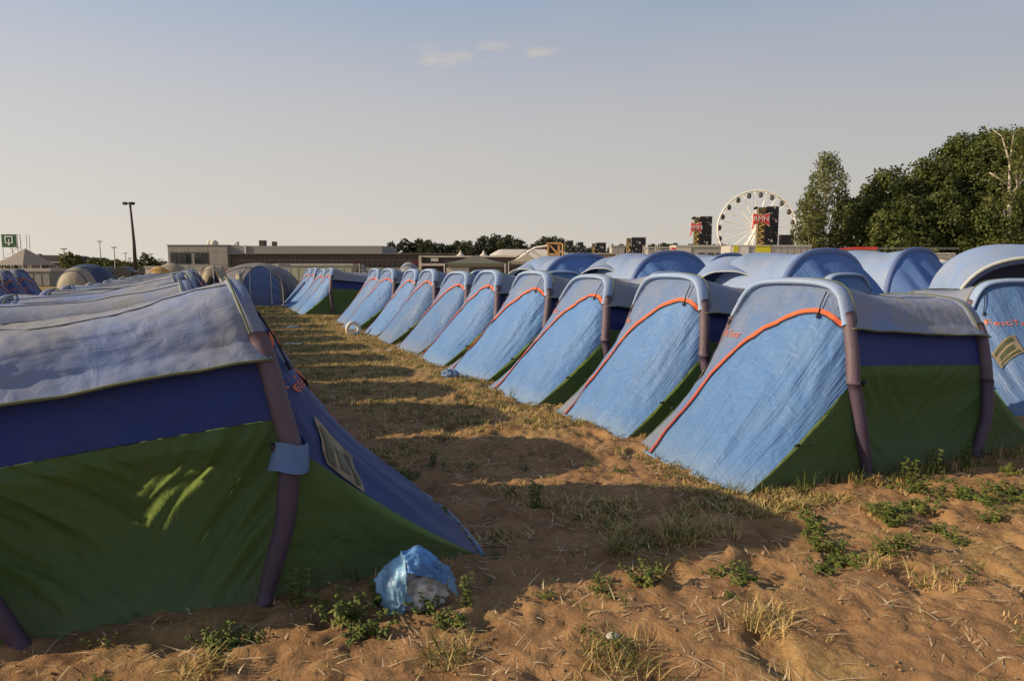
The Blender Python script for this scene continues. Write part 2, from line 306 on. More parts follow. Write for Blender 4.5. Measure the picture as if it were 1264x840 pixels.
def make_tent(label, group, loc, rz, Lb=1.27, seed=1, res=1.0, fl=(.0, -.10, -.02, .06), rl=(0, .18, .25, .2), wb=.66, base=1.0, mirror=False,
              zs_r=.88, name='tunnel_tent', cuff=False, door='door', near=False, scale=1, zscale=1.0, loose=1.0, sleeve=1.0, face='face_grey', flare=(.03, .05), belly=.02, tpos=(.60, .30), zshift=0, sagk=.04, win=(.845, .975, .20, .40)):
    T = thing(name, label, 'tent', loc, rz, group); T.scale = (scale, scale, scale * zscale)
    q = lambda a: max(3, int(a * res))
    def lean(z, c): return float(np.interp(z, (0, .34, .68, 1.08, 1.44), (c[0], c[1] * .7, c[1], c[2], c[3])))
    _r = random.Random(seed * 7 + 1); jit_ = [_r.uniform(-1, 1) * (0 if cuff else 1)]; tw_ = [_r.uniform(-.035, .035) * (0 if cuff else 1), _r.uniform(-.018, .012)]
    def AF(t):
        y, z = arc(t); return np.array((lean(z, fl) + .05 * jit_[0] * y, y + tw_[0] * z * z * .6, z * (1 + tw_[1])))
    def AR(t):
        y, z = arc(t); return np.array((Lb + lean(z, rl), y * .98, z * zs_r))
    rnd = random.Random(seed); jit = [rnd.uniform(-1, 1) for _ in range(12)]
    fl = tuple(a + b * .03 * jit[4 + i] * (loose if not cuff else 0) for i, (a, b) in enumerate(zip(fl, (0, 1, 1, 1.4)))); tw = .035 * jit[8] * (0 if cuff else 1); sgy = .02 * jit[9]
    bx = -base + .05 * jit[0]; corner = {0: np.array((bx, -wb, -.02)), 1: np.array((bx + .06 * jit[1], wb, -.02))}
    # front face
    def front_pt(s, r):
        A = AF(TJ + s * (1 - 2 * TJ)); B = corner[0] * (1 - s) + corner[1] * s
        sag = sagk * math.sin(math.pi * r) ** 1.1
        cw = math.sin(math.pi * s)
        B = B + np.array((-.06 * cw, 0, 0))
        p = A * (1 - r) + B * r
        return p + np.array((sag * (.5 + .5 * cw), 0, -sag * (.4 + .6 * cw)))
    # zip path in (s, r)
    zp = [(.185, .012), (.235, .065), (.31, .112), (.40, .152), (.49, .215), (.58, .31), (.655, .43), (.715, .56), (.76, .71), (.79, .85), (.815, .985)]
    zp = [(max(.03, a_ - zshift * min(1, b_ * 6)), b_) for a_, b_ in zp]
    if mirror: zp = [(1 - a_, b_) for a_, b_ in zp]
    zs, zr = zip(*zp)
    def zip_s(r): return float(np.interp(r, zr, zs))
    amp = .022 * loose
    def fdisp(s, r): return edge(s, r) * (fold(s - .25 * r * (s - .5), r, 11, 1.6, amp, seed) + fold(s + r * .8, r - s * .3, 5, 3, amp * .5, seed + 9)) + .007 * math.sin(40 * s + 3 * jit[2]) * math.exp(-r * 7) * min(1, r * 20)
    nu, nv = q(64), q(44)
    P = grid(front_pt, nu, nv); ob, P = sheet('front_face', P, [M[face], M[door]], T, fdisp)
    mi = []
    for i in range(nu):
        for j in range(nv):
            s, r = (i + .5) / nu, (j + .5) / nv; sz = zip_s(r)
            inside = (s < sz if not mirror else s > sz) and (r > .1 or abs(s - .5) > .0) and not (r < .135 and (r < np.interp(s if not mirror else 1 - s, (.185, .31, .49), (.012, .112, .215))))
            mi.append(1 if inside else 0)
    ob.data.polygons.foreach_set('material_index', mi)
    def FP(s, r, off=.012):                # a point just proud of the finished face
        s = min(max(s, 0), 1); r = min(max(r, 0), 1); x = s * nu; y = r * nv; i = min(int(x), nu - 1); j = min(int(y), nv - 1); a_, b_ = x - i, y - j
        p = P[i, j] * (1 - a_) * (1 - b_) + P[i + 1, j] * a_ * (1 - b_) + P[i, j + 1] * (1 - a_) * b_ + P[i + 1, j + 1] * a_ * b_
        n_ = np.cross(P[i + 1, j] - P[i, j], P[i, j + 1] - P[i, j]); n_ /= (np.linalg.norm(n_) + 1e-9)
        if n_[0] > 0: n_ = -n_
        return p + n_ * off
    # zip strip: tape with thickness and a dark zip line beside it
    def ribbon(nm, mat, w0, w1, off, th, ns):
        V = []; Fc = []
        for k in range(ns + 1):
            t = k / ns; s_ = np.interp(t, np.linspace(0, 1, len(zp)), zs); r_ = np.interp(t, np.linspace(0, 1, len(zp)), zr)
            t2 = min(1, t + .02); t1 = max(0, t - .02)
            d = FP(np.interp(t2, np.linspace(0, 1, len(zp)), zs), np.interp(t2, np.linspace(0, 1, len(zp)), zr)) - FP(np.interp(t1, np.linspace(0, 1, len(zp)), zs), np.interp(t1, np.linspace(0, 1, len(zp)), zr))
            d /= np.linalg.norm(d) + 1e-9; c = FP(s_, r_, off); nrm = FP(s_, r_, off + .01) - c; nrm /= np.linalg.norm(nrm) + 1e-9
            side = np.cross(d, nrm)
            wob = .004 * nn(Vector((t * 9, seed, 0)))
            tw = 1.15 if t < .35 else 1.15 - .4 * (t - .35)
            V += [c + side * (w0 * tw + wob), c + side * (w1 * tw + wob), c + side * (w1 * tw + wob) - nrm * th, c + side * (w0 * tw + wob) - nrm * th]
            if k:
                b_ = len(V) - 8
                for e_ in range(4): f_ = (e_ + 1) % 4; Fc.append((b_ + e_, b_ + f_, b_ + 4 + f_, b_ + 4 + e_))
        return mesh_obj(nm, V, Fc, mat, T, False)
    sg = 1 if not mirror else -1
    ribbon('zip_strip', M['zip'], -.015, .015, .016, .006, q(40))
    if res > .45: ribbon('zip_teeth', M['zipd'], -.025 * sg, -.014 * sg, .011, .004, q(40))
    # hem of the face on the ground
    if res > .4:
        hem = MB().tube([FP(k / 14, 1, .0) + np.array((0, 0, .012)) for k in range(15)], .012, 6).build('hem', M['door'], T, True)
    # side wings of the front (green)
    def wing(nm, A, side, bxx, cn, sd, mat):
        def fn(a_, r):
            t = TJ * a_ if side < 0 else 1 - TJ * a_
            Ap = A(t); foot = A(0.0 if side < 0 else 1.0); Bp = foot * (1 - a_) + cn * a_; Bp = np.array((Bp[0], Bp[1], -.025))
            p = Ap * (1 - r) + Bp * r; k = math.sin(math.pi * r) * a_ * (1 if sagk > .06 else .4)
            return p + np.array((0, side * .02 * k - side * .04 * math.sin(math.pi * a_) * r * (1 - r) * 4, -.03 * k * a_))
        def dsp(a_, r): return min(1, 6 * r * 1.0 + .05) * min(1, 9 * (1 - a_)) * fold(r * .6 + a_ * .3, a_, 4 if True else 4, 7, .012 * loose, sd) * min(1, a_ * 4)
        return sheet(nm, grid(fn, q(22), q(22)), mat, T, dsp, side < 0)[0]
    wing('side_wing', AF, -1, bx, corner[0], seed + 20, M['green']); wing('side_wing', AF, 1, bx, corner[1], seed + 21, M['green'])
    # rear
    rx = Lb + base; rc = {0: np.array((rx, -wb * .95, -.02)), 1: np.array((rx, wb * .95, -.02))}
    def rear_pt(s, r):
        A = AR(TJ + s * (1 - 2 * TJ)); B = rc[0] * (1 - s) + rc[1] * s; sag = .07 * math.sin(math.pi * r); cw = math.sin(math.pi * s)
        p = A * (1 - r) + B * r; return p + np.array((-sag * (.5 + .5 * cw), 0, -sag * (.3 + .7 * cw)))
    rf_, _ = sheet('rear_face', grid(rear_pt, q(28) if not cuff else 230, q(20)), M['face_grey'], T, lambda s, r: edge(s, r) * fold(s, r, 9, 2, .014 * loose, seed + 3), True)
    if cuff:                                 # slits cut in the unseen rear face, shaped to throw sun patches on the wall
        bm = bmesh.new(); bm.from_mesh(rf_.data); kill = []
        for f_ in bm.faces:
            c_ = f_.calc_center_median()
            for (ya, za, yb, zb, hw_) in SUN_SLITS:
                if min(za, zb) < c_.z < max(za, zb) and abs(c_.y - (ya + (yb - ya) * (c_.z - za) / (zb - za))) < hw_ * (.45 + .75 * math.sin(math.pi * (c_.z - za) / (zb - za))): kill.append(f_)
        bmesh.ops.delete(bm, geom=list(set(kill)), context='FACES'); bm.to_mesh(rf_.data); bm.free()
    wing('side_wing', AR, -1, rx, rc[0], seed + 22, M['green']); wing('side_wing', AR, 1, rx, rc[1], seed + 23, M['green'])
    # middle body between the two air beams
    def body(t, v, sag=1.0, out=0.0):
        a_ = AF(t); b_ = AR(t); p = a_ * (1 - v) + b_ * v; y, z = arc(t); k = math.sin(math.pi * v)
        up = max(0, (z - .9) / .54); inn = np.array((0, -p[1] / .72, -up)); 
        p = p + inn * (.055 * up * k + .02 * k) * sag
        if out:
            o = np.array((0, p[1], max(.0, p[2] - .75))); o /= np.linalg.norm(o) + 1e-9; p = p + o * out
        return p
    for side in (-1, 1):
        tt = (lambda w, s=side: (w if s < 0 else 1 - w))
        # green wall: flares out where it meets the beams, gathered folds run diagonally into them
        def wall(a_, v, s=side):
            p = body(tt(TB * a_, s), v, .6); fl_ = (math.exp(-v * 5) - 1) * flare[0] + (math.exp(-(1 - v) * 6) - 1) * flare[1]
            return p + np.array((0, s * (fl_ * math.sin(math.pi * min(1, a_ * 1.1)) - belly * math.sin(math.pi * v) * math.sin(math.pi * a_)), -.02 * (1 - a_)))
        def wdisp(a_, v):
            g_ = math.exp(-v * 3.2) + math.exp(-(1 - v) * 3.2) + .25
            return min(1, 10 * v, 10 * (1 - v), .2 + 5 * a_) * loose * g_ * (fold(a_ * .7 + (v * 1.3 if v < .5 else (1 - v) * 1.3), v, 7, 2.2, .034, seed + 31) + .012 * math.exp(-a_ * 6) * nn(Vector((v * 26, a_ * 8, seed))))
        sheet('side_wall', grid(wall, q(40), q(60)), M['green'], T, wdisp, side > 0)
        def bnd(a_, v, s=side): return body(tt(TB + (TE + .03 - TB) * a_, s), v, .6) + np.array((0, -s * (.022 * math.sin(math.pi * v)), 0))
        sheet('side_band', grid(bnd, q(16), q(40)), M['band'], T, lambda a_, v: min(1, 8 * v, 8 * (1 - v)) * fold(a_ * .5 + v * .4, v, 4, 5, .010 * loose, seed + 41) * (1 - a_), side > 0)
    # roof fly
    e0, e1 = TE - .025, 1 - TE + .025
    def roof(w, v):
        t = e0 + (e1 - e0) * w; k = math.sin(math.pi * v); ed = abs(2 * w - 1)
        p = body(t, v * 1.04 - .015, 1.0, .018 + .045 * max(0, ed - .86) / .14)
        return p
    def rdisp(w, v): return min(1, 14 * v, 14 * (1 - v)) * loose * (fold(v + w * .9, w, 2.2, 3, .020, seed + 51) + fold(w + v * .3, v, 7, 1.2, .010, seed + 52) + .004 * nn(Vector((w * 30, v * 22, seed))))
    ro, RP = sheet('roof', grid(roof, q(64), q(56)), M['roof'], T, rdisp, True)
    if res > .3:
        for idx in (0, -1):
            MB().tube([tuple(p) for p in RP[idx, ::max(1, RP.shape[1] // 24)]], .008, 5).build('piping', M['piping'], T, True)
        si = int(RP.shape[0] * .36)
        for k_ in (si, RP.shape[0] - 1 - si):
            MB().tube([tuple(p + np.array((0, 0, .002))) for p in RP[k_, ::max(1, RP.shape[1] // 24)]], .0035, 4).build('seam', M['cord'], T, True)
    # air beams
    nb = q(40)
    for fn, r_, sl_ in ((AF, .047, 1), (AR, .045, 0)):
        def out(t, k, dx=0.0, fn=fn):
            p = fn(t); o = np.array((0, p[1], max(0, p[2] - .75))); o /= np.linalg.norm(o) + 1e-9; return tuple(p + o * k + np.array((dx, 0, 0)))
        def rings(ts, ro, rx, k0, n=12, dx=0.0):
            b_ = MB()
            for i_, t in enumerate(ts):
                p = fn(t); o = np.array((0, p[1], max(0, p[2] - .75))); o /= np.linalg.norm(o) + 1e-9
                a1 = ro[i_] if isinstance(ro, list) else ro; a2 = rx[i_] if isinstance(rx, list) else rx
                for k in range(n):
                    an = 2 * math.pi * k / n; b_.v.append(tuple(p + o * (k0 + math.cos(an) * a1) + np.array((dx + math.sin(an) * a2, 0, 0))))
                if i_:
                    for k in range(n): k2 = (k + 1) % n; z_ = (i_ - 1) * n; b_.f.append((z_ + k, z_ + k2, z_ + n + k2, z_ + n + k))
            b_.f.append(tuple(range(n))); b_.f.append(tuple(len(b_.v) - n + k for k in range(n))[::-1])
            return b_
        for s_ in (0, 1):
            f = (lambda t, s_=s_: 1 - t if s_ else t)
            rr = [r_ * (.80 + .2 * min(1, k / 4)) for k in range(13)]
            rings([f(TJ * k / 12) for k in range(13)], rr, rr, .022).build('beam_leg', M['beam'], T, True)
            rr = [r_ * (1.02 + .07 * loose * nn(Vector((k * .9, seed, s_ * 7)))) for k in range(13)]
            rings([f(TJ + (TE - TJ + .01) * k / 12) for k in range(13)], rr, rr, .016).build('beam_cover', M['beam_top'], T, True)
        # pale sleeve over the top of the beam
        ts = [TE - .012 + (1 - 2 * TE + .024) * k / nb for k in range(nb + 1)]
        ww = [sleeve * (.066 + .006 * nn(Vector((k * .5, seed, 2)))) for k in range(nb + 1)]
        rings(ts, (.030 if sleeve == 1 else .024) if sl_ else .03, ww, .012, 14, 0).build('beam_sleeve', M['sleeve'] if sl_ and sleeve == 1 else M['roof'], T, True)
        if res > .3:
            dx = .055 * sleeve if sl_ else -.045
            MB().tube([out(t, .040, dx) for t in ts], .0055, 4).build('piping', M['piping'], T, True)
    # window pocket: clear film over a printed card, low on the text side
    tx = (lambda a_: a_) if True else None
    if res > .25:
        w0, w1, r0, r1 = win
        def wn(u, v): sh = .035 * v; return FP(w0 + (w1 - w0) * u - sh * 0, r0 + (r1 - r0) * v, .014)
        wo_, _ = sheet('window', grid(wn, 6, 8), M['window'], T)
        if near:
            for (ua, ub, va, vb) in ((.12, .9, .1, .3), (.2, .8, .45, .7), (.1, .92, .8, .92)):
                sheet('printed_card', grid(lambda u, v: FP(w0 + (w1 - w0) * (ua + (ub - ua) * u), r0 + (r1 - r0) * (va + (vb - va) * v), .019), 4, 3), M['winleaf'], wo_)
    if res > .4:
        for cn, dx_, dy_ in ((corner[0], -.10, -.05), (corner[1], -.10, .05), (AF(0.0), 0, -.16), (AR(0.0), 0, -.16)):
            e_ = np.array((cn[0] + dx_, cn[1] + dy_, .035)); MB().tube([cn + np.array((0, 0, .05)), e_], .003, 4).build('peg_loop', M['cord'], T); MB().tube([e_ + np.array((0, 0, -.07)), e_ + np.array((dx_ * .1, dy_ * .1, .012))], .0045, 5).build('peg', M['peg'], T)
    # lettering
    if res > .35:
        cu = bpy.data.curves.new('lettering', 'FONT'); cu.body = 'FestiTent'; cu.size = 1; cu.resolution_u = 2
        tmp = bpy.data.objects.new('tmp', cu); SC.collection.objects.link(tmp); dg = bpy.context.evaluated_depsgraph_get()
        me = bpy.data.meshes.new_from_object(tmp.evaluated_get(dg)); bpy.data.objects.remove(tmp)
        bm = bmesh.new(); bm.from_mesh(me); bmesh.ops.subdivide_edges(bm, edges=[e_ for e_ in bm.edges if e_.calc_length() > .3], cuts=1)
        xs = [v_.co.x for v_ in bm.verts]; xm = max(xs)
        for v_ in bm.verts:                   # level lettering on the outer side of the face, read from +y towards -y
            Y_, Z_ = tpos[0] - (v_.co.x / xm) * tpos[1], .905 + v_.co.y * .085
            k_ = int(np.argmin((P[:, :, 1] - Y_) ** 2 + (P[:, :, 2] - Z_) ** 2)); s, r = (k_ // (nv + 1)) / nu, (k_ % (nv + 1)) / nv
            for _ in range(3):
                p0 = FP(s, r, 0); ps = FP(s + .01, r, 0) - p0; pr = FP(s, r + .01, 0) - p0; J = np.array([[ps[1], pr[1]], [ps[2], pr[2]]]) / .01; dt = np.linalg.det(J)
                if abs(dt) < 1e-4: break
                st = np.clip(np.linalg.solve(J, np.array([Y_ - p0[1], Z_ - p0[2]])), -.05, .05); s = min(max(s + st[0], .01), .985); r = min(max(r + st[1], .01), .985)
            v_.co = Vector(FP(s, r, .009))
        bm.to_mesh(me); bm.free(); me.materials.clear(); me.materials.append(M['ink']); link(bpy.data.objects.new('lettering', me), T)
    # toggles and cords
    if res > .3:
        for (s, r, ds, dr) in ((.34, .035, -.02, .1), (.70, .035, .05, .1)):
            a_ = FP(s, r, .03); b_ = FP(s + ds, r + dr, .02)
            m_ = MB().tube([a_, (a_ + b_) / 2 + np.array((-.015, 0, -.012)), b_], .005, 5)
            m_.tube([b_, b_ + (b_ - a_) * .16], .011, 6); m_.build('toggle', M['cord'], T, True)
        for s_, cn in (((-1, corner[0]), (1, corner[1])) if not mirror else ()):
            m0 = AF(TJ if s_ < 0 else 1 - TJ); mid = m0 * .45 + cn * .55 + np.array((.0, s_ * .02, -.01)); foot = AF(0 if s_ < 0 else 1.0)
            e_ = mid * .82 + (foot + np.array((0, 0, .25))) * .18 + np.array((0, s_ * .03, 0))
            MB().tube([mid, e_], .0035, 4).tube([mid - np.array((.02, 0, 0)), mid + np.array((.02, 0, 0))], .011, 5).build('toggle', M['cord'], T, True)
    if near:
        for s_ in (-1, 1):
            p = AF(TJ if s_ < 0 else 1 - TJ); MB().tube([p + np.array((.07, s_ * .03, -.02)), p + np.array((.085, s_ * .045, .02))], .014, 8).build('toggle', M['cord'], T, True)
    if cuff:                                 # loose sleeve end hanging round the leg
        V = []; Fc = []; n = 20; side = 1 if cuff > 0 else 0
        for k in range(6):
            z = .70 - .12 * k / 5; t = t_of_z(z); t = 1 - t if cuff > 0 else t; p = AF(t) + np.array((0, .016 if cuff > 0 else -.016, 0)); rr = .072 + .020 * k / 5
            for i in range(n):
                an = 2 * math.pi * i / n; rad = rr * (1 + .07 * math.sin(3 * an + k * .5) + .05 * nn(Vector((math.cos(an) * 2, math.sin(an) * 2, k * .6))))
                V.append(p + np.array((math.cos(an) * rad, math.sin(an) * rad, .012 * math.sin(2 * an))))
            if k:
                for i in range(n): j = (i + 1) % n; b_ = (k - 1) * n; Fc.append((b_ + i, b_ + n + i, b_ + n + j, b_ + j))
        mesh_obj('sleeve_cuff', V, Fc, M['face'], T, True)
    return T

SUN_SLITS = ((.306, 1.10, .292, .95, .010), (.276, 1.18, .238, .79, .011))      # slits added for the sun patches: y, z of both ends and half width
AV = math.radians(90 - 65.5)                 # direction of local x of the right row
u = Vector((-.4147, .910, 0)); v = Vector((.910, .4147, 0))
O1 = Vector((2.224, 5.432, 0)); PITCH = 1.587
GR = 'blue tunnel tents in the row right of the aisle'
ORD = ['', 'second', 'third', 'fourth', 'fifth', 'sixth', 'seventh', 'eighth', 'ninth', 'tenth', 'eleventh', 'twelfth', 'thirteenth', 'fourteenth', 'fifteenth', 'sixteenth']
right = []
lab = ['large nearest tent right of the aisle, whole green side wall in view',
       'second tent from the front in the right row, dusty grey outer strip',
       'third tent from the front in the right row, strongly creased pale door',
       'fourth tent from the front in the right row, bunched blue cloth at its foot']
right.append(make_tent(lab[0], GR, O1, AV, 1.27, 1, 1.15, near=True, flare=(.02, .10), belly=.03, rl=(0, .18, .25, .2)))
for i in (1, 2, 3):
    right.append(make_tent(lab[i], GR, O1 + u * (PITCH * i), AV + .02 * (i % 2), 1.27, 1 + i, .8, base=1.0 if i != 3 else .98, door=('door', 'door', 'face_grey')[i - 1] if False else 'door', loose=(1, 1.2, 1)[i - 1]))
far_src = [make_tent('fifth blue tunnel tent from the front in the right row', GR, O1 + u * (PITCH * 4), AV - .015, 1.27, 11, .5, door='door'),
           make_tent('sixth tunnel tent from the front in the right row, greyer than its neighbours', GR, O1 + u * (PITCH * 5) + v * .04, AV + .03, 1.27, 12, .5, door='face')]
for i in range(6, 10):
    make_tent('%s blue tunnel tent from the front in the right row%s' % (ORD[i + 1], ', last before the gap' if i == 9 else ''), GR, O1 + u * (PITCH * i) + v * (.05 * math.sin(i * 2.1)), AV + .035 * math.sin(i * 1.7), 1.27, 13 + i, .42, base=1 + .03 * math.sin(i * 3.3), door='door' if i % 3 else 'face', loose=1 + .4 * math.sin(i))
for k in range(4):
    i = 11.5 + k
    copy_thing(far_src[k % 2], O1 + u * (PITCH * i) - v * .5, AV + .02 * math.sin(k * 2.3),
               ['blue tunnel tent just beyond the gap in the right row, green side wall showing', 'second tent of the far group beyond the gap in the right row', 'third tent of the far group beyond the gap in the right row', 'farthest and leftmost blue tent of the group beyond the gap in the right row'][k], GR)

# left row
Lf = gp(325, 740); OL = Vector((Lf.x, Lf.y, 0)) + u * .72
GL = 'dusty tunnel tents in the row left of the aisle'
make_tent('huge nearest tent on the left edge, shaded green wall and mauve leg', GL, OL, AV + math.pi, .90, 31, 1.5, fl=(0, -.15, -.06, .06), rl=(0, .2, .42, .42), sleeve=.6, face='face_shaded', door='face_shaded', flare=(.12, .03), belly=.03, loose=1.4, mirror=True, near=True, sagk=.085, cuff=1, zs_r=.85)
lsrc = make_tent('grey dusty tent roof directly behind the huge nearest tent of the left row', GL, OL + u * PITCH - v * .22, AV + math.pi, 1.2, 33, .6, sleeve=.6, face='face_shaded', door='face_shaded', fl=(0, -.1, -.02, .12), mirror=True)
lsrc2 = make_tent('third tent from the front of the left row, dusty roof with pale rear arch', GL, OL + u * PITCH * 2 - v * .26, AV + math.pi, 1.2, 35, .5, sleeve=.6, face='face_shaded', door='face_shaded', fl=(0, -.1, -.02, .12), mirror=True)
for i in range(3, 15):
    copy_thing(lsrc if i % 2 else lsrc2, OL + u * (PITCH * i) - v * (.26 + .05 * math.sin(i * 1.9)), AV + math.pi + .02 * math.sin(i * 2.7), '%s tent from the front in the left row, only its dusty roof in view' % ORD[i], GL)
# a third column further left, fronts towards the camera's right, in shade
GC = 'blue tunnel tents in the column at the far left edge'
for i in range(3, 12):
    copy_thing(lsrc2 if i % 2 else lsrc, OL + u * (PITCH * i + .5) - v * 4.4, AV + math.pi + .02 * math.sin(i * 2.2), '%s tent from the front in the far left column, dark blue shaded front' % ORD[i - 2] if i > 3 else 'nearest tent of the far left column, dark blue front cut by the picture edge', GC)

# column behind the right row, fronts turned to the camera's right
GB = 'blue tunnel tents standing behind the right row with fronts in shade'
def face_rot(fx, fy): return math.atan2(-fy, -fx)
b1 = make_tent('blue tunnel tent at the right edge with shaded face, orange lettering and window pocket', GB, (5.75, 7.75, -.06), face_rot(.02, -1), 1.2, 51, .8, near=True, scale=1.0, loose=1.2, tpos=(.50, .50), zshift=.22, win=(.66, .86, .37, .50), face='face', door='face')
for (px, d, r, l_) in ((1046, 10.6, .52, 'pleated blue arch peeping over the roof of the nearest right-hand tent'), (826, 13.6, .5, 'pleated blue arch peeping over the roof of the second right-hand tent'), (694, 15.0, .5, 'pleated blue arch with pale rim behind the third right-hand tent'), (600, 19, .5, 'pale rounded tent top behind the fifth and sixth right-hand tents')):
    p = at(px, 340, d); copy_thing(b1, (p.x, p.y, -.02), face_rot(r, -.87), l_, GB, 1.0)

# ------------------------------------------------------------------ more materials
C = {}
def K(name, c, rough=.7, metal=0, var=.12, scale=4, bump=0):
    if name not in C: C[name] = plain(name, c, rough, metal, var, scale, bump)
    return C[name]
def leafmat(name, c, c2, scale=.6, trans=.25):
    m, t, b = newmat(name); n = t.nodes.new; l = t.links.new
    g = n('ShaderNodeTexCoord'); z = n('ShaderNodeTexNoise'); z.inputs['Scale'].default_value = scale; z.inputs['Detail'].default_value = 6; z.inputs['Roughness'].default_value = .7; l(g.outputs['Object'], z.inputs[0])
    r = n('ShaderNodeValToRGB'); l(z.outputs[0], r.inputs[0]); r.color_ramp.elements[0].position = .38; r.color_ramp.elements[0].color = col4(c); r.color_ramp.elements[1].position = .66; r.color_ramp.elements[1].color = col4(c2)
    l(r.outputs[0], b.inputs['Base Color']); b.inputs['Roughness'].default_value = .6; b.inputs['Specular IOR Level'].default_value = .3
    tr = n('ShaderNodeBsdfTranslucent'); l(r.outputs[0], tr.inputs[0]); ms = n('ShaderNodeMixShader'); ms.inputs[0].default_value = trans
    l(b.outputs[0], ms.inputs[1]); l(tr.outputs[0], ms.inputs[2]); l(ms.outputs[0], t.nodes['Material Output'].inputs[0]); return m
C['weed'] = leafmat('weed_leaf', (.06, .09, .02), (.22, .24, .055), 16)
C['grass'] = leafmat('green_blade', (.07, .10, .02), (.17, .18, .045), 5)
C['straw'] = leafmat('dry_blade', (.40, .28, .10), (.72, .53, .22), 7, .2)
C['oak'] = leafmat('oak_leaf', (.022, .038, .008), (.125, .14, .032), .5, .2)
C['birch'] = leafmat('birch_leaf', (.075, .095, .025), (.19, .20, .055), .5, .25)
C['far'] = leafmat('far_leaf', (.040, .048, .022), (.075, .08, .035), .1, .15)
C['bark'] = plain('bark', (.07, .05, .035), .9, var=.3, scale=3, bump=.3)
C['birchbark'] = plain('birch_bark', (.52, .46, .38), .8, var=.35, scale=5, bump=.2)

# ------------------------------------------------------------------ blades of grass, straw and weeds
def blades(cx, cy, n, h, spread, r, lean=.5, width=.004, flat=False, zf=gz):
    """n bent blades round a point -> vertices and quads"""
    V = np.zeros((n, 6, 3)); ang = r.uniform(0, 2 * math.pi, n); rad = spread * np.sqrt(r.uniform(0, 1, n)); px = cx + np.cos(ang) * rad; py = cy + np.sin(ang) * rad
    hh = h * r.uniform(.45, 1.15, n); la = r.uniform(0, 2 * math.pi, n); ln = lean * r.uniform(.2, 1.2, n) * hh; w = width * r.uniform(.7, 1.3, n)
    z0 = np.array([zf(a, b) for a, b in zip(px, py)]) if n < 4000 else zf(cx, cy)
    wx, wy = np.cos(la + 1.4), np.sin(la + 1.4)
    for k, (f, g) in enumerate(((0, 0), (.6, .35), (1, 1))):
        ww = w * (1, .75, .12)[k]; zz = hh * (f if not flat else .16 * f) - .004
        for q, sg in enumerate((-1, 1)):
            V[:, k * 2 + q, 0] = px + np.cos(la) * ln * g + wx * ww * sg; V[:, k * 2 + q, 1] = py + np.sin(la) * ln * g + wy * ww * sg; V[:, k * 2 + q, 2] = z0 + zz + (.010 if flat else 0)
    b = (np.arange(n) * 6)[:, None]; Fq = np.concatenate([b + np.array([0, 1, 3, 2]), b + np.array([2, 3, 5, 4])], 0)
    return V.reshape(-1, 3), Fq
def join(parts):
    Vs = []; Fs = []; o = 0
    for V, Fc in parts: Vs.append(V); Fs.append(Fc + o); o += len(V)
    return np.concatenate(Vs), np.concatenate(Fs)
def free(x, y):                              # not under a tent
    p = Vector((x, y, 0)); a = p - O1; lx, ly = a.dot(v), a.dot(u)
    k = round(ly / PITCH)
    if 0 <= k <= 15 and -.95 < lx < 2.2 and abs(ly - k * PITCH) < .62: return False
    a = p - OL; lx, ly = -a.dot(v), a.dot(u); k = round(ly / PITCH)
    if 0 <= k <= 14 and -.9 < lx < 2.2 and abs(ly - k * PITCH) < .66: return False
    return True
G_, S_, LIT = [], [], []
r = RNG
def dens(x, y): return .5 + .38 * noise.noise(Vector((x * .8, y * .8, 31))) + .32 * noise.noise(Vector((x * 2.6, y * 2.6, 11)))
# the aisle and the ground between the tents: patchy turf, drier and thicker further off
for i in range(9500):
    t = r.uniform(0, 1) ** 1.7; along = -1.0 + t * 24; side = r.uniform(-2.35, 1.0)
    p = O1 + u * along + v * (side - .85)
    if p.y < 2.2 or not free(p.x, p.y): continue
    th_ = .60 if p.y < 6 else .50 if p.y < 9 else .36
    ed = abs(side + .1) < .35
    if dens(p.x, p.y) < th_ - (.18 if ed else 0): continue
    k = 1 + p.y * .03
    if r.uniform() < .60: S_.append(blades(p.x, p.y, int(r.integers(6, 16)), .032 * k, .07 * k, r, 2.0, .0034 * k))
    else: G_.append(blades(p.x, p.y, int(r.integers(6, 16)), .034 * k, .05 * k, r, 1.5, .0028 * k))
for i in range(1500):                        # far field beyond the rows
    x = r.uniform(-14, 2); y = r.uniform(16, 40); (S_ if r.uniform() < .6 else G_).append(blades(x, y, 8, .10, .16, r, .9, .008))
# sparse tufts on the open sand in front
for i in range(330):
    x = r.uniform(-2, 5.6); y = r.uniform(1.9, 5.6)
    if free(x, y): (S_ if r.uniform() < .62 else G_).append(blades(x, y, int(r.integers(3, 12)), .035, .04, r, 1.8, .0024))
# fringe along tent feet
for (px, py, n) in ((940, 605, 14), (985, 598, 22), (1040, 592, 26), (1085, 585, 26), (1130, 580, 30), (1180, 572, 30), (1230, 565, 24), (1260, 560, 20), (800, 560, 16), (690, 520, 14), (560, 470, 14), (610, 490, 12), (420, 725, 6)):
    for k in range(n):
        p = gp(px + r.normal(0, 22), py + r.normal(0, 5)); k_ = r.uniform()
        (G_ if k_ < .68 else S_).append(blades(p.x, p.y, int(r.integers(4, 10)), .075 if k_ > .2 else .15, .04, r, .55, .0024))
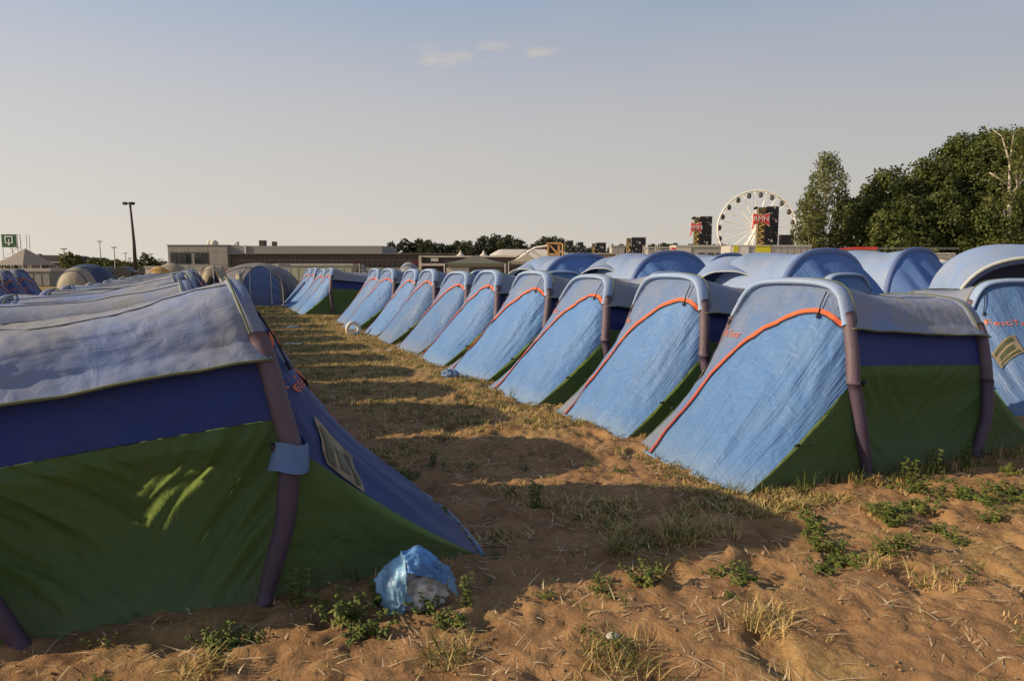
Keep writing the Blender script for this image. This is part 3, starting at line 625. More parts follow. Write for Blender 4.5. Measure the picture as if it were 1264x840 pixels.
# loose straw lying about
for i in range(10000):
    x = r.uniform(-2.2, 6.5); y = 1.9 + r.uniform(0, 1) ** 1.3 * 9
    if not free(x, y) or dens(x * 1.7 + 3, y * 1.7) < .34: continue
    LIT.append(blades(x, y, 1, r.uniform(.03, .11), .01, r, 1.9, .0022 + .0006 * y * .5, True))
C['litter'] = leafmat('bleached_straw', (.42, .31, .16), (.80, .66, .42), 11, .1)
for nm, L_, mt in (('dry_grass', S_, 'straw'), ('green_grass', G_, 'grass'), ('straw_litter', LIT, 'litter')):
    V, Fc = join(L_); tag(np_mesh(nm, V, Fc, C[mt]), {'dry_grass': 'short dry yellow grass scattered over the aisle and sand', 'green_grass': 'sparse green grass growing between the tents and along their feet', 'straw_litter': 'loose bits of straw lying on the sandy ground'}[nm], 'grass' if 'grass' in nm else 'straw', kind='stuff')
# clods and crumbs of soil
bm = bmesh.new(); CV, CF = [], []; o_ = 0
for i in range(2600):
    x = r.uniform(-2.2, 6.2); y = r.uniform(1.85, 6.0)
    if not free(x, y): continue
    s_ = r.uniform(.003, .011) * (1.8 if r.uniform() < .06 else 1); z_ = gz(x, y)
    b = np.array([[1, 0, 0], [0, 1, 0], [-1, 0, 0], [0, -1, 0], [0, 0, .8], [0, 0, -.8]]) * s_ * r.uniform(.6, 1.3, (6, 1)) + [x, y, z_ + s_ * .3]
    CV.append(b); CF.append(np.array([[0, 1, 4], [1, 2, 4], [2, 3, 4], [3, 0, 4], [1, 0, 5], [2, 1, 5], [3, 2, 5], [0, 3, 5]]) + o_); o_ += 6
tag(np_mesh('soil_crumbs', np.concatenate(CV), np.concatenate(CF), K('soil_clod', (.30, .185, .10), .95, var=.3), smooth=False), 'small clods of dry soil strewn over the sand', 'soil', kind='stuff')

# individual tufts and weeds near the camera
def tuft(label, px, py, n, h, spread, dry, grp='grass tufts on the sand near the camera'):
    p = gp(px, py); z = gz(p.x, p.y); T = thing('grass_tuft', label, 'grass tuft', (p.x, p.y, z), 0, grp)
    a = blades(0, 0, int(n * dry * 1.8), h * .72, spread * 1.25, r, 2.2, .0024, zf=lambda *_: 0); b_ = blades(0, 0, int(n * (1 - dry) * 1.6) + 2, h * .85, spread, r, 1.4, .0024, zf=lambda *_: 0)
    np_mesh('dry_blades', *a, C['straw'], T); np_mesh('green_blades', *b_, C['grass'], T)
tuft('tall grass tuft standing in the shadow edge, green blades over yellow base', 768, 680, 90, .17, .07, .5)
tuft('wide tangled yellow and green grass tuft at the shadow edge', 845, 668, 150, .15, .11, .55)
tuft('small pale dry tuft in sunlight beyond the shadow tip', 942, 636, 60, .09, .05, .9)
tuft('dry grass tuft at the right of the tangled one', 888, 660, 70, .12, .09, .8)
tuft('broad low grass clump at the bottom beside a pale stone', 765, 815, 170, .10, .15, .45)
tuft('dry tuft low on the picture bottom edge, centre left', 548, 812, 90, .10, .09, .6)
tuft('straw coloured tuft bottom left near the leafy weeds', 250, 832, 60, .08, .08, .8)
tuft('bleached straw clump in open sand, right of centre', 945, 770, 90, .09, .10, .9)
tuft('small pale straw tuft on open sand below the weeds', 1085, 700, 40, .06, .05, .95)
tuft('sprawling straw tuft at lower right', 1155, 716, 50, .06, .10, .9)
tuft('yellow tuft at the foot of the big right tent', 1075, 632, 50, .08, .07, .7)
tuft('short green tuft behind the wide tangled one', 800, 700, 50, .07, .09, .3)
def weed_mesh(seed, stems, h, leaf, spread, upright=.5):
    q = random.Random(seed); S = MB(); Lf_ = MB()
    for i in range(stems):
        a = q.uniform(0, 6.28); ln = h * q.uniform(.5, 1.1); le = q.uniform(.2, 1) * (1 - upright) * 1.6; b0 = Vector((q.uniform(-1, 1) * spread, q.uniform(-1, 1) * spread, -.01))
        dr = Vector((math.cos(a) * le, math.sin(a) * le, 1)).normalized(); pts = [b0]
        for k in range(1, 7): pts.append(pts[-1] + (dr + Vector((0, 0, -.09 * k * le)) + Vector((q.uniform(-.2, .2), q.uniform(-.2, .2), 0))).normalized() * ln / 6)
        S.tube([tuple(p) for p in pts], [.0028 - .0003 * k for k in range(7)], 4)
        for k in range(1, 7):
            for m_ in range(3 if k < 6 else 5):
                an = q.uniform(0, 6.28); d = Vector((math.cos(an), math.sin(an), q.uniform(-.2, .7))).normalized(); L_ = leaf * q.uniform(.6, 1.25); sd = d.cross(Vector((0, 0, 1))).normalized() * L_ * .30; up = Vector((0, 0, L_ * .08)); p = pts[k]
                n_ = len(Lf_.v); Lf_.v += [tuple(p), tuple(p + d * L_ * .3 + sd * .8 - up), tuple(p + d * L_ * .62 + sd - up * 2), tuple(p + d * L_ - up * 4), tuple(p + d * L_ * .62 - sd - up * 2), tuple(p + d * L_ * .3 - sd * .8 - up), tuple(p + d * L_ * .5 + up)]
                Lf_.f += [(n_, n_ + 1, n_ + 6), (n_ + 1, n_ + 2, n_ + 6), (n_ + 2, n_ + 3, n_ + 6), (n_ + 3, n_ + 4, n_ + 6), (n_ + 4, n_ + 5, n_ + 6), (n_ + 5, n_, n_ + 6)]
    return S, Lf_
WV = []
for a_ in ((1, 9, .13, .030, .05, .5), (2, 14, .09, .030, .06, .15), (3, 6, .20, .028, .03, .8), (4, 16, .10, .026, .08, .2)):
    S, Lf_ = weed_mesh(*a_); WV.append((S, Lf_))
GW = 'leafy green weeds growing in the sand'
protos = {}
def weed(label, px, py, kind, sc=1.0, rz=None):
    p = gp(px, py); loc = (p.x, p.y, gz(p.x, p.y)); rz = r.uniform(0, 6.28) if rz is None else rz
    if kind not in protos:
        T = thing('leafy_weed', label, 'weed', loc, rz, GW); tag(WV[kind][0].build('stems', C['grass'], T), kind='stuff'); WV[kind][1].build('leaves', C['weed'], T); protos[kind] = T; T.scale = (sc,) * 3
    else: copy_thing(protos[kind], loc, rz, label, GW, sc)
for a_ in (('tall nettle-like weed in front of the left tent leg', 368, 745, 2, .9), ('dense dark weed left of the plastic bag', 425, 765, 0, 1.15), ('dense weed patch directly below the plastic bag', 455, 775, 3, 1.0), ('weed with small leaves at the lower edge of the plastic bag', 470, 742, 0, .9),
           ('lower weed in front of the plastic bag, stems in shade', 528, 752, 0, .75), ('thin arching weed right of the plastic bag', 575, 748, 2, .8), ('bright green low weed left of centre on the sand', 560, 768, 1, .7), ('round bushy weed in the lower left sand', 275, 795, 1, .95),
           ('small weed beside the round bushy one in the lower left', 312, 790, 1, .6), ('dark weed on open sand right of the shadow', 915, 712, 1, 1.0), ('upright weed in the middle of the sand below the grass tufts', 800, 722, 0, .95), ('thin weed left of the upright one on the sand', 742, 735, 3, .5),
           ('tall pale weed before the big right tent', 1002, 650, 0, 1.1), ('weed just below the tall pale one', 1008, 672, 0, .9), ('dark leafy clump in the middle right sand', 1045, 684, 1, 1.25), ('low weed left of the dark leafy clump', 1015, 697, 3, .7), ('pair of weeds right of the dark leafy clump, left one', 1092, 684, 0, .7),
           ('pair of weeds right of the dark leafy clump, right one', 1112, 680, 0, .8), ('weed bush at the left of the big green patch', 1095, 645, 0, 1.1), ('low spreading weed at the lower left of the green patch', 1110, 636, 3, 1.3), ('weed at the centre of the green patch', 1140, 625, 3, 1.05), ('leafy weed at the top of the green patch', 1125, 605, 3, 1.05),
           ('leafy weed at the upper right of the green patch', 1175, 612, 3, 1.05), ('dark weed at the right end of the green patch', 1215, 620, 1, 1.05), ('weed at the far right of the green patch', 1240, 612, 3, 1.2), ('small weed under the right end of the green patch', 1225, 642, 0, .8), ('low weed below the green patch centre', 1165, 655, 3, .8),
           ('tiny weed alone on the sand at the right', 1185, 668, 1, .5), ('weed against the near leg of the big right tent', 1120, 590, 2, 1.0), ('tall weed before the far leg of the big right tent', 1150, 583, 2, 1.1), ('weed at the far leg of the big right tent', 1195, 575, 2, 1.0), ('small green weed near the right picture edge', 1245, 582, 1, .8),
           ('single weed standing in the shaded aisle', 660, 625, 2, .9), ('low weed in the aisle beside the left tent tip', 540, 640, 3, .9), ('weed in the shaded aisle near the left tent', 505, 590, 3, .8), ('weed in the aisle further back, half shaded', 535, 570, 2, .7)):
    weed(*a_)

CVv, CFf, o_ = [], [], 0
for i in range(420):
    x = r.uniform(-1.9, 5.6); y = r.uniform(1.95, 6.2)
    if not free(x, y) or noise.noise(Vector((x * 1.1, y * 1.1, 77))) < .02 + (0.1 if x < 1 else 0): continue
    Lf_ = WV[int(r.integers(0, 4))][1]; A_ = np.array(Lf_.v); m_ = len(A_) // 7; keep = max(4, int(m_ * r.uniform(.12, .5))); ids = r.choice(m_, keep, replace=False); sc_ = r.uniform(.35, .75); an = r.uniform(0, 6.28); ca, sa = math.cos(an), math.sin(an); z_ = gz(x, y)
    for k in ids:
        q7 = A_[k * 7:k * 7 + 7] * sc_; q7 = np.stack([q7[:, 0] * ca - q7[:, 1] * sa + x, q7[:, 0] * sa + q7[:, 1] * ca + y, q7[:, 2] * .7 + z_], 1); CVv.append(q7)
        CFf.append(np.array([[0, 1, 6], [1, 2, 6], [2, 3, 6], [3, 4, 6], [4, 5, 6], [5, 0, 6]]) + o_); o_ += 7
tag(np_mesh('ground_cover', np.concatenate(CVv), np.concatenate(CFf), C['weed']), 'thin scatter of tiny green seedlings over the sandy ground', 'ground cover', kind='stuff')

# ------------------------------------------------------------------ litter
def crumple(name, label, cat, loc, rad, mats, seed, sq=(1, 1, 1), amp=.35, nu=44, nv=26, split=None):
    T = thing(name, label, cat, loc); V = []; Fc = []; fi = []
    for i in range(nv + 1):
        ph = math.pi * i / nv
        for k in range(nu):
            th = 2 * math.pi * k / nu; d = Vector((math.sin(ph) * math.cos(th), math.sin(ph) * math.sin(th), math.cos(ph)))
            c = noise.cell_vector(d * 2.1 + Vector((seed, 0, 0))); n1 = 1 - 2 * abs(nn(d * 1.9 + Vector((seed, 3, 0)))); n2 = 1 - 2 * abs(nn(d * 4.5 + Vector((seed, 8, 1))))
            rr = rad * (1 + amp * (n1 - .5) + amp * .38 * (n2 - .5)); p = Vector((d.x * sq[0], d.y * sq[1], d.z * sq[2])) * rr; p.z = max(p.z, -rad * sq[2] * .55); V.append(p)
    for i in range(nv):
        for k in range(nu): k2 = (k + 1) % nu; Fc.append((i * nu + k, (i + 1) * nu + k, (i + 1) * nu + k2, i * nu + k2))
    A = [f for f in Fc if split and split(sum((V[q] for q in f), Vector()) / 4 / rad)]; B = [f for f in Fc if not (split and split(sum((V[q] for q in f), Vector()) / 4 / rad))]
    def sub(nm, FF, mt, push=0):
        ids = sorted({q for f in FF for q in f}); mp = {q: i for i, q in enumerate(ids)}
        return mesh_obj(nm, [V[q] * (1 + push) for q in ids], [tuple(mp[q] for q in f) for f in FF], mt, T, False)
    sub('blue_film' if A else 'wrap', B, mats[0], .0)
    if A: sub('white_film', A, mats[1], -.01)
    return T
def film(name, c, tr=.3):
    m, t, b = newmat(name); b.inputs['Base Color'].default_value = col4(c); b.inputs['Roughness'].default_value = .32
    n = t.nodes.new; l = t.links.new; g = n('ShaderNodeTexCoord'); z = n('ShaderNodeTexNoise'); z.inputs['Scale'].default_value = 30; z.inputs['Detail'].default_value = 5; l(g.outputs['Object'], z.inputs[0])
    bp = n('ShaderNodeBump'); bp.inputs['Strength'].default_value = .5; bp.inputs['Distance'].default_value = .02; l(z.outputs[0], bp.inputs['Height']); l(bp.outputs[0], b.inputs['Normal'])
    r_ = n('ShaderNodeValToRGB'); z3 = n('ShaderNodeTexNoise'); z3.inputs['Scale'].default_value = 9; l(g.outputs['Object'], z3.inputs[0]); l(z3.outputs[0], r_.inputs[0]); r_.color_ramp.elements[0].position = .42; r_.color_ramp.elements[0].color = col4([x * .72 for x in c]); r_.color_ramp.elements[1].position = .6; r_.color_ramp.elements[1].color = col4([min(.9, x * 1.15 + .03) for x in c]); l(r_.outputs[0], b.inputs['Base Color'])
    q = n('ShaderNodeBsdfTranslucent'); l(r_.outputs[0], q.inputs[0]); ms = n('ShaderNodeMixShader'); ms.inputs[0].default_value = tr; l(b.outputs[0], ms.inputs[1]); l(q.outputs[0], ms.inputs[2]); l(ms.outputs[0], t.nodes['Material Output'].inputs[0]); return m
def plastic_bag():
    p = gp(512, 741); T = thing('plastic_bag', 'crumpled blue and white plastic bag lying before the left tent wing', 'plastic bag', (p.x, p.y + .02, gz(p.x, p.y) + .005), .15)
    S = .185; T.scale = (.88, .88, .86)
    def body(a, b):                          # pale inner lump
        th, ph = a * 2 * math.pi, b * math.pi * .5; d = Vector((math.cos(th) * math.cos(ph), math.sin(th) * math.cos(ph), math.sin(ph)))
        n1 = 1 - 2 * abs(nn(d * 2.2 + Vector((3, 1, 4)))); n2 = 1 - 2 * abs(nn(d * 5.3 + Vector((1, 7, 2)))); k = S * (.74 + .16 * n1 + .09 * n2)
        return (d.x * k * 1.0, d.y * k * .8, d.z * k * 1.25)
    wf, _ = sheet('white_film', grid(body, 26, 13), film('white_bag_film', (.74, .71, .66)), T, lambda a, b: .022 * nn(Vector((a * 17, b * 9, 5)))); wf.data.polygons.foreach_set('use_smooth', [False] * len(wf.data.polygons))
    # stiff blue sheet folded over the lump: left flap, top fold, narrow right flap
    ctrl = {'left': [[(-.20, -.02, .13), (-.15, -.03, .20), (-.06, -.03, .27)], [(-.19, -.08, .07), (-.12, -.13, .13), (-.035, -.12, .20)], [(-.14, -.13, .0), (-.09, -.15, .05), (-.045, -.14, .11)], [(-.06, -.14, -.01), (-.05, -.15, .02), (-.02, -.145, .06)]],
            'top': [[(-.07, -.03, .27), (.02, .0, .29), (.09, -.01, .235), (.17, -.02, .17)], [(-.04, -.10, .235), (.03, -.09, .225), (.10, -.08, .185), (.165, -.07, .145)], [(-.035, -.125, .20), (.03, -.12, .18), (.09, -.115, .155), (.15, -.11, .12)]],
            'right': [[(.09, -.02, .22), (.17, -.02, .17), (.20, -.03, .10)], [(.12, -.08, .16), (.165, -.08, .13), (.205, -.07, .05)], [(.16, -.10, .11), (.18, -.10, .08), (.215, -.08, .03)]]}
    fm = film('blue_bag_film', (.16, .38, .75)); fm2 = film('pale_blue_bag_film', (.30, .55, .82))
    for nm, mt in (('left', fm2), ('top', fm), ('right', fm2)):
        g_ = np.array(ctrl[nm], float); ni, nj = g_.shape[0] - 1, g_.shape[1] - 1
        def f(a, b, g_=g_, ni=ni, nj=nj):
            x, y = a * ni, b * nj; i, j = min(int(x), ni - 1), min(int(y), nj - 1); s, t = x - i, y - j
            return g_[i, j] * (1 - s) * (1 - t) + g_[i + 1, j] * s * (1 - t) + g_[i, j + 1] * (1 - s) * t + g_[i + 1, j + 1] * s * t
        o, _ = sheet('blue_film', grid(f, 26, 26), mt, T, lambda a, b, nm=nm: .010 * (1 - 3 * abs(nn(Vector((a * 4, b * 4, len(nm))))))+ .006 * nn(Vector((a * 11, b * 11, 3))))
        sm = o.modifiers.new('thickness', 'SOLIDIFY'); sm.thickness = .002
plastic_bag()
p = gp(436, 412); T = thing('paper_roll', 'white ring of rolled foam lying at the feet of the right row', 'litter', (p.x, p.y, .12), .5)
MB().tube([(math.cos(a) * .13, .02 * math.sin(2 * a), math.sin(a) * .13) for a in np.linspace(0, 2 * math.pi, 25)], .045, 10).build('ring', K('white_foam', (.7, .68, .62)), T, True)
def scrap(label, px, py, w, col=(.65, .64, .62), sd=1):
    p = gp(px, py); o, _ = sheet('paper_scrap', grid(lambda a, b: ((a - .5) * w, (b - .5) * w * .6, .012 + w * .12 * abs(nn(Vector((a * 3, b * 3, sd))))), 8, 6), K('scrap_%d' % sd, col), None); o.location = (p.x, p.y, gz(p.x, p.y)); o.rotation_euler = (0, 0, sd)
    tag(o, label, 'litter')
scrap('white crumpled paper in the middle of the far aisle', 362, 404, .35, sd=1)
scrap('small white scrap in the aisle beside the sixth tent', 480, 433, .16, sd=2)
scrap('pale blue-white scrap in the far aisle near the left tent', 362, 425, .3, (.6, .68, .75), 3)
T = crumple('pale_stone', 'pale grey stone in the low grass clump at the bottom', 'stone', tuple(gp(756, 790) + Vector((0, 0, .02))), .02, (K('stone_grey', (.5, .48, .44)),), 4, (1.3, 1, .7), .12, 16, 10)
crumple('blue_cloth_bundle', 'bunched blue tent cloth at the foot of the fourth right-hand tent', 'cloth', tuple(gp(556, 466) + Vector((.0, -.02, .05))), .085, (M['door'],), 9, (1.3, .8, .8), .4, 30, 18)

# ------------------------------------------------------------------ large family tents
def family_tent(label, cx, d, w, rz, top=1.85, seed=1, group='large blue family tents behind the rows', y0=335, bump=1.0, porch=-.7, openend=False):
    p = at(cx, y0, d); T = thing('family_tent', label, 'tent', (p.x, p.y, 0), rz, group); k = w / 4.2
    secs = [(-2.0, .55, .55), (-1.75, 1.15, .95), (-1.15, 1.50, 1.15), (-.45, top * bump, 1.30), (.15, (top + top * bump) / 2 - .06, 1.32), (.75, top, 1.30)]
    X = [s[0] * k for s in secs]
    def hp(a, x):
        h = float(np.interp(x, X, [s[1] for s in secs])); hw = float(np.interp(x, X, [s[2] for s in secs]))
        an = math.pi * a; c = math.cos(an); s_ = math.sin(an); return -hw * (abs(c) ** .75) * (1 if c > 0 else -1), h * (s_ ** .62)
    # roof over everything; open on the camera side between the first two ribs
    x0, x1 = X[1], X[-1]
    def rf(a, b):
        x = x0 + (x1 - x0) * b; lo = 0; t = lo + (1 - lo) * a; y, z = hp(t, x); sag = -.05 * math.sin(math.pi * min(1, b * 2.5)) * math.sin(math.pi * a)
        return (x, y * 1, z + sag)
    def dsp(a, b): return fold(a * 1.2 + b, b, 4, 4, .03, seed)
    ro, RP = sheet('roof', grid(rf, 44, 44), M['roof_pale'], T, dsp, True)
    # low rear slope and end panel under the hoop
    def rear(a, b): x = X[1] * (1 - b) + (X[0] - .5 * k) * b; y, z = hp(a, X[1]); return (x, y * (1 - .3 * b), z * (1 - b) ** .9)
    sheet('rear_panel', grid(rear, 24, 12), M['door'], T, lambda a, b: fold(a * 2, b, 8, 2, .02, seed + 1) * math.sin(math.pi * b), True)
    def end(a, b):
        y, z = hp(a, x1); xe = x1 + (1.35 * k) * b ** .9; kk = math.sin(math.pi * a)
        return (xe + .25 * kk * b, y * (1 - .18 * b), z * (1 - b) - .10 * math.sin(math.pi * b) * kk)
    if openend:
        MB().prism([(x1 - .55, hp(a, x1 - .55)[0] * .97, hp(a, x1 - .55)[1] * .97) for a in np.linspace(0, 1, 30)], (.03, 0, 0)).build('inner_room', M['dark_navy'], T)
        MB().tube([(x1 + .03, hp(a, x1)[0] * 1.01, hp(a, x1)[1] * 1.01) for a in np.linspace(0, 1, 30)], .03, 6).build('piping', K('pale_green_piping', (.50, .53, .46)), T, True)
        MB().tube([(x1 - .04, hp(a, x1)[0] * .98, hp(a, x1)[1] * .98) for a in np.linspace(0, 1, 30)], .05, 8).build('hoop', M['hoop'], T, True)
        return T
    sheet('end_panel', grid(end, 70, 26), M['pleat'], T, lambda a, b:   .045 * math.sin(a * 40 + 3 * nn(Vector((a * 4, b * 3, seed)))) * min(1, b * 5) * (1 - b) + fold(a, b, 9, 2, .02, seed + 2) * math.sin(math.pi * b), True)
    MB().tube([(x1, *hp(a, x1)) for a in np.linspace(0, 1, 30)], .055, 10).build('hoop', M['hoop'], T, True)
    MB().tube([(X[1], *hp(a, X[1])) for a in np.linspace(0, 1, 20)], .045, 8).build('doorway_beam', M['beam'], T, True)
    pang = .55; pc_, ps_ = math.cos(pang), math.sin(pang)
    # porch on the side: dark doorway under a pale edge, door cloth hanging half down
    if porch is not None:
        cx_ = porch * k; hw0 = .78; pw = .80 * k ** .5; ph = 1.60 * top / 1.85
        def ro_(p): x, y, z = p[0] - cx_, p[1] + .45, p[2]; return (cx_ + x * pc_ - y * ps_, -.45 + x * ps_ + y * pc_, z)
        def pr_(a, b): th = math.pi * a; y = -.35 - (hw0 + .25) * b; return ro_((cx_ - math.cos(th) * pw * (1 + .15 * (1 - b)), y, (ph * (1 - b) + (ph - .08) * b + .18 * (1 - b)) * math.sin(th) ** .55))
        _, PP = sheet('porch_roof', grid(pr_, 26, 12), M['roof_pale'], T, lambda a, b: fold(a, b, 4, 3, .02, seed + 8))
        MB().tube([tuple(q_) for q_ in PP[:, -1]], .014, 6).build('piping', K('pale_green_piping', (.45, .48, .46)), T, True)
        dn = [ro_((cx_ - math.cos(math.pi * a) * pw * .99, -hw0 - .25, (ph - .06) * math.sin(math.pi * a) ** .55 * .99)) for a in np.linspace(0, 1, 22)]
        MB().prism(dn, (0, .03, 0)).build('doorway', M['dark_navy'], T)
        sheet('lowered_door', grid(lambda a, b: ro_((cx_ + (b - .42) * pw * 1.5, -hw0 - .50 + .16 * a, a * (.72 + .42 * math.sin(math.pi * b) ** .7))), 14, 26), M['roof_pale'], T, lambda a, b: fold(b, a, 10, 2, .03, seed + 5) * a)
    return T
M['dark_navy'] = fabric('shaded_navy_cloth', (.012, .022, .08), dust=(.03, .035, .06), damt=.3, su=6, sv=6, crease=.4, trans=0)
M['pleat'] = fabric('pleated_blue_cloth', (.15, .31, .72), dust=(.30, .37, .50), damt=.35, su=30, sv=1.5, crease=.8, trans=.45)
M['roof_pale'] = fabric('pale_blue_roof_cloth', (.21, .33, .60), dust=(.33, .35, .38), damt=.6, dlo=.36, dhi=.62, su=10, sv=3.5, crease=.3, trans=.12)
M['hoop'] = fabric('dark_hoop_sleeve', (.10, .16, .36), dust=(.2, .22, .28), damt=.4, su=5, sv=20, crease=.3, trans=0)
M['khaki'] = fabric('khaki_cloth', (.34, .29, .21), dust=(.42, .37, .28), damt=.4, su=6, sv=6, crease=.3, trans=.15)
M['greycloth'] = fabric('weathered_grey_cloth', (.14, .135, .15), dust=(.27, .25, .22), damt=.7, su=6, sv=10, crease=.4, trans=.08)
M['yellow'] = fabric('yellow_cloth', (.62, .36, .06), dust=(.5, .4, .2), damt=.3, su=6, sv=6, crease=.3, trans=.25)
M['navy'] = fabric('navy_cloth', (.03, .05, .13), dust=(.15, .15, .17), damt=.4, su=6, sv=6, crease=.3, trans=.08)
M['olive'] = fabric('olive_canopy_cloth', (.12, .12, .08), dust=(.2, .18, .13), damt=.4, su=6, sv=6, crease=.2, trans=.05)
M['white'] = fabric('white_canvas', (.66, .62, .56), dust=(.5, .45, .38), damt=.3, su=5, sv=5, crease=.15, trans=.15)
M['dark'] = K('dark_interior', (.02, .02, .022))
family_tent('largest blue family tent above the nearest right-hand tents, with a lowered pale door', 970, 12.0, 4.3, -1.0, 1.74, 1)
family_tent('big blue family tent with dark wide opening at the right edge, domed pale top', 1262, 11.4, 4.8, -1.85, 1.62, 2, bump=1.15, openend=True, porch=None)
family_tent('family tent right of the largest, smooth sky blue end slope', 1085, 14.8, 4.3, -.95, 1.83, 3)
family_tent('family tent left of the largest, dark blue pleated end', 800, 15.5, 4.2, -1.0, 1.78, 4)
family_tent('leftmost family tent, small, with dark blue pleated end', 700, 16.8, 3.4, -1.0, 1.75, 5)
family_tent('family tent half hidden between the two pleated ones, pale grey roof', 880, 19.0, 3.2, -.9, 1.80, 6)
family_tent('small far family tent left of the domed pale top', 1165, 20.5, 3.2, -.9, 1.62, 7)
family_tent('pale grey family tent top far behind, right of the grandest', 1055, 24.0, 4.0, -.5, 1.95, 8)

# ------------------------------------------------------------------ other camping tents in the distance (left)
def dome(name, label, cx, ybase, ytop, wpx, d, mats, seed=1, split=None, door=None, rz=0, group=None):
    p = at(cx, ybase, d); w = wpx / 850 * d; h = CAMH + (328 - ytop) / 850 * d; T = thing(name, label, 'tent', (p.x, p.y, 0), rz, group)
    def f(a, b, lo=0, hi=1):
        a = lo + (hi - lo) * a; th = math.pi * a; ph = math.pi * b; return (-math.cos(th) * w / 2 * (math.sin(ph) ** .5 if 0 < b < 1 else 0.02), -math.cos(ph) * w * .42, h * math.sin(th) ** .75 * math.sin(ph) ** .7)
    if split:
        sheet('fly', grid(lambda a, b: f(a, b, 0, split), 24, 20), mats[0], T, lambda a, b: fold(a, b, 3, 3, .03, seed)); sheet('side_panel', grid(lambda a, b: f(a, b, split, 1), 16, 20), mats[1], T, lambda a, b: fold(a, b, 3, 3, .03, seed))
    else: sheet('fly', grid(f, 30, 20), mats[0], T, lambda a, b: fold(a, b, 3, 3, .03, seed))
    MB().tube([tuple(Vector(f(a, .32)) * 1.012) for a in np.linspace(.02, .98, 22)], .03, 6).build('pole_sleeve', mats[-1], T, True)
    MB().tube([tuple(Vector(f(a, .62)) * 1.012) for a in np.linspace(.02, .98, 22)], .03, 6).build('pole_sleeve', mats[-1], T, True)
    if door is not None: MB().prism([tuple(Vector(f(a, door)) * 1.0 + Vector((0, -.02, 0))) for a in np.linspace(.35, .68, 10)] + [Vector(f(.68, door)) * .6 + Vector((0, -w * .2, -.3))] , (0, .02, 0)).build('door', mats[-1], T)
    return T
def ridge(name, label, cx, ybase, ytop, wpx, d, mat, dk, seed=1, rz=0):      # pointed tent with an open dark front
    p = at(cx, ybase, d); w = wpx / 850 * d; h = CAMH + (328 - ytop) / 850 * d; T = thing(name, label, 'tent', (p.x, p.y, 0), rz)
    for s in (-1, 1): sheet('roof_side', grid(lambda a, b: (-w * .12 + (s * w * .5 * a + .0), (b - .5) * w * .8, h * (1 - a) * (1 - .12 * math.sin(math.pi * b))), 10, 14), mat, T, lambda a, b: fold(a, b, 2, 4, .04, seed + s))
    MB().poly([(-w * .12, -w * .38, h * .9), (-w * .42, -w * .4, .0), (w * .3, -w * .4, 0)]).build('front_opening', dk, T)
    MB().tube([(-w * .12, -w * .41, 0), (-w * .12, -w * .41, h)], .03, 6).build('pole', K('tent_pole', (.3, .3, .3)), T)
    return T
dome('dome_tent', 'navy and sand coloured dome tent at the left horizon', 109, 350, 326, 66, 34, (M['navy'], M['khaki'], M['navy']), 2, door=None, rz=.2)
dome('dome_tent', 'sand coloured half of a dome tent beside the navy one', 96, 352, 330, 44, 31, (M['khaki'], M['khaki'], M['navy']), 3)
dome('dome_tent', 'bright yellow dome tent low before the grey building', 197, 342, 329, 34, 36, (M['yellow'], M['yellow'], M['khaki']), 4)
dome('dome_tent', 'khaki dome tent overlapping the yellow one', 212, 342, 325, 44, 40, (M['khaki'], M['khaki'], M['khaki']), 5)
dome('tunnel_tent', 'large weathered grey tent with blue mesh door at the end of the aisle', 318, 370, 324.5, 104, 27, (M['greycloth'], M['greycloth'], M['greycloth']), 6)
p = at(322, 345, 25.4); T = thing('tent_porch', 'blue mesh porch of the weathered grey tent', 'tent porch', (p.x, p.y, 0), .25)
def porch(a, b): th = math.pi * a; return (-math.cos(th) * .75 * (1 + .1 * b), -.25 * b, 1.58 * math.sin(th) ** .5 * (1 - .03 * b))
sheet('porch_arch', grid(porch, 24, 6), M['greycloth'], T)
sheet('mesh_door', grid(lambda a, b: ((a - .5) * 1.35 * (1 - .12 * b), -.16 + .02 * math.sin(b * 20), 1.5 * b * math.sin(math.pi * (.14 + .72 * a)) ** .5), 20, 20), M['navydoor'] if 'navydoor' in M else fabric('blue_mesh_door', (.10, .16, .36), dust=(.2, .22, .28), damt=.5, su=2, sv=16, crease=.6), T)
for s in (-1, 1): MB().tube([(s * .38, -.2, 0), (s * .36, -.2, 1.35)], .02, 5).build('zip_line', K('pale_zip', (.5, .5, .48)), T)
ridge('ridge_tent', 'tan pointed tent with dark open front in front of the grey building', 276, 352, 327, 48, 24, M['khaki'], M['dark'], 3, .15)
ridge('ridge_tent', 'small pointed sand coloured awning left of the weathered grey tent', 297, 352, 333, 22, 19, M['khaki'], M['dark'], 5, .6)
dome('dome_tent', 'low grey dome tent behind the far blue group', 262, 350, 328, 30, 30, (M['khaki'], M['khaki'], M['khaki']), 8)
dome('dome_tent', 'blue grey dome tent rising behind the middle of the right row', 505, 345, 323.5, 30, 44, (M['roof'], M['khaki'], M['navy']), 9)
ridge('ridge_tent', 'pale grey pointed tent roof behind the far blue group', 452, 345, 325, 46, 34, M['greycloth'], M['khaki'], 11, .1)
dome('dome_tent', 'dark olive dome tent at the far left edge', 14, 352, 333, 62, 22, (M['olive'], M['olive'], M['olive']), 12)
dome('dome_tent', 'low pale dome tent near the right family tents', 1160, 335, 320, 40, 40, (M['white'], M['white'], M['khaki']), 13)

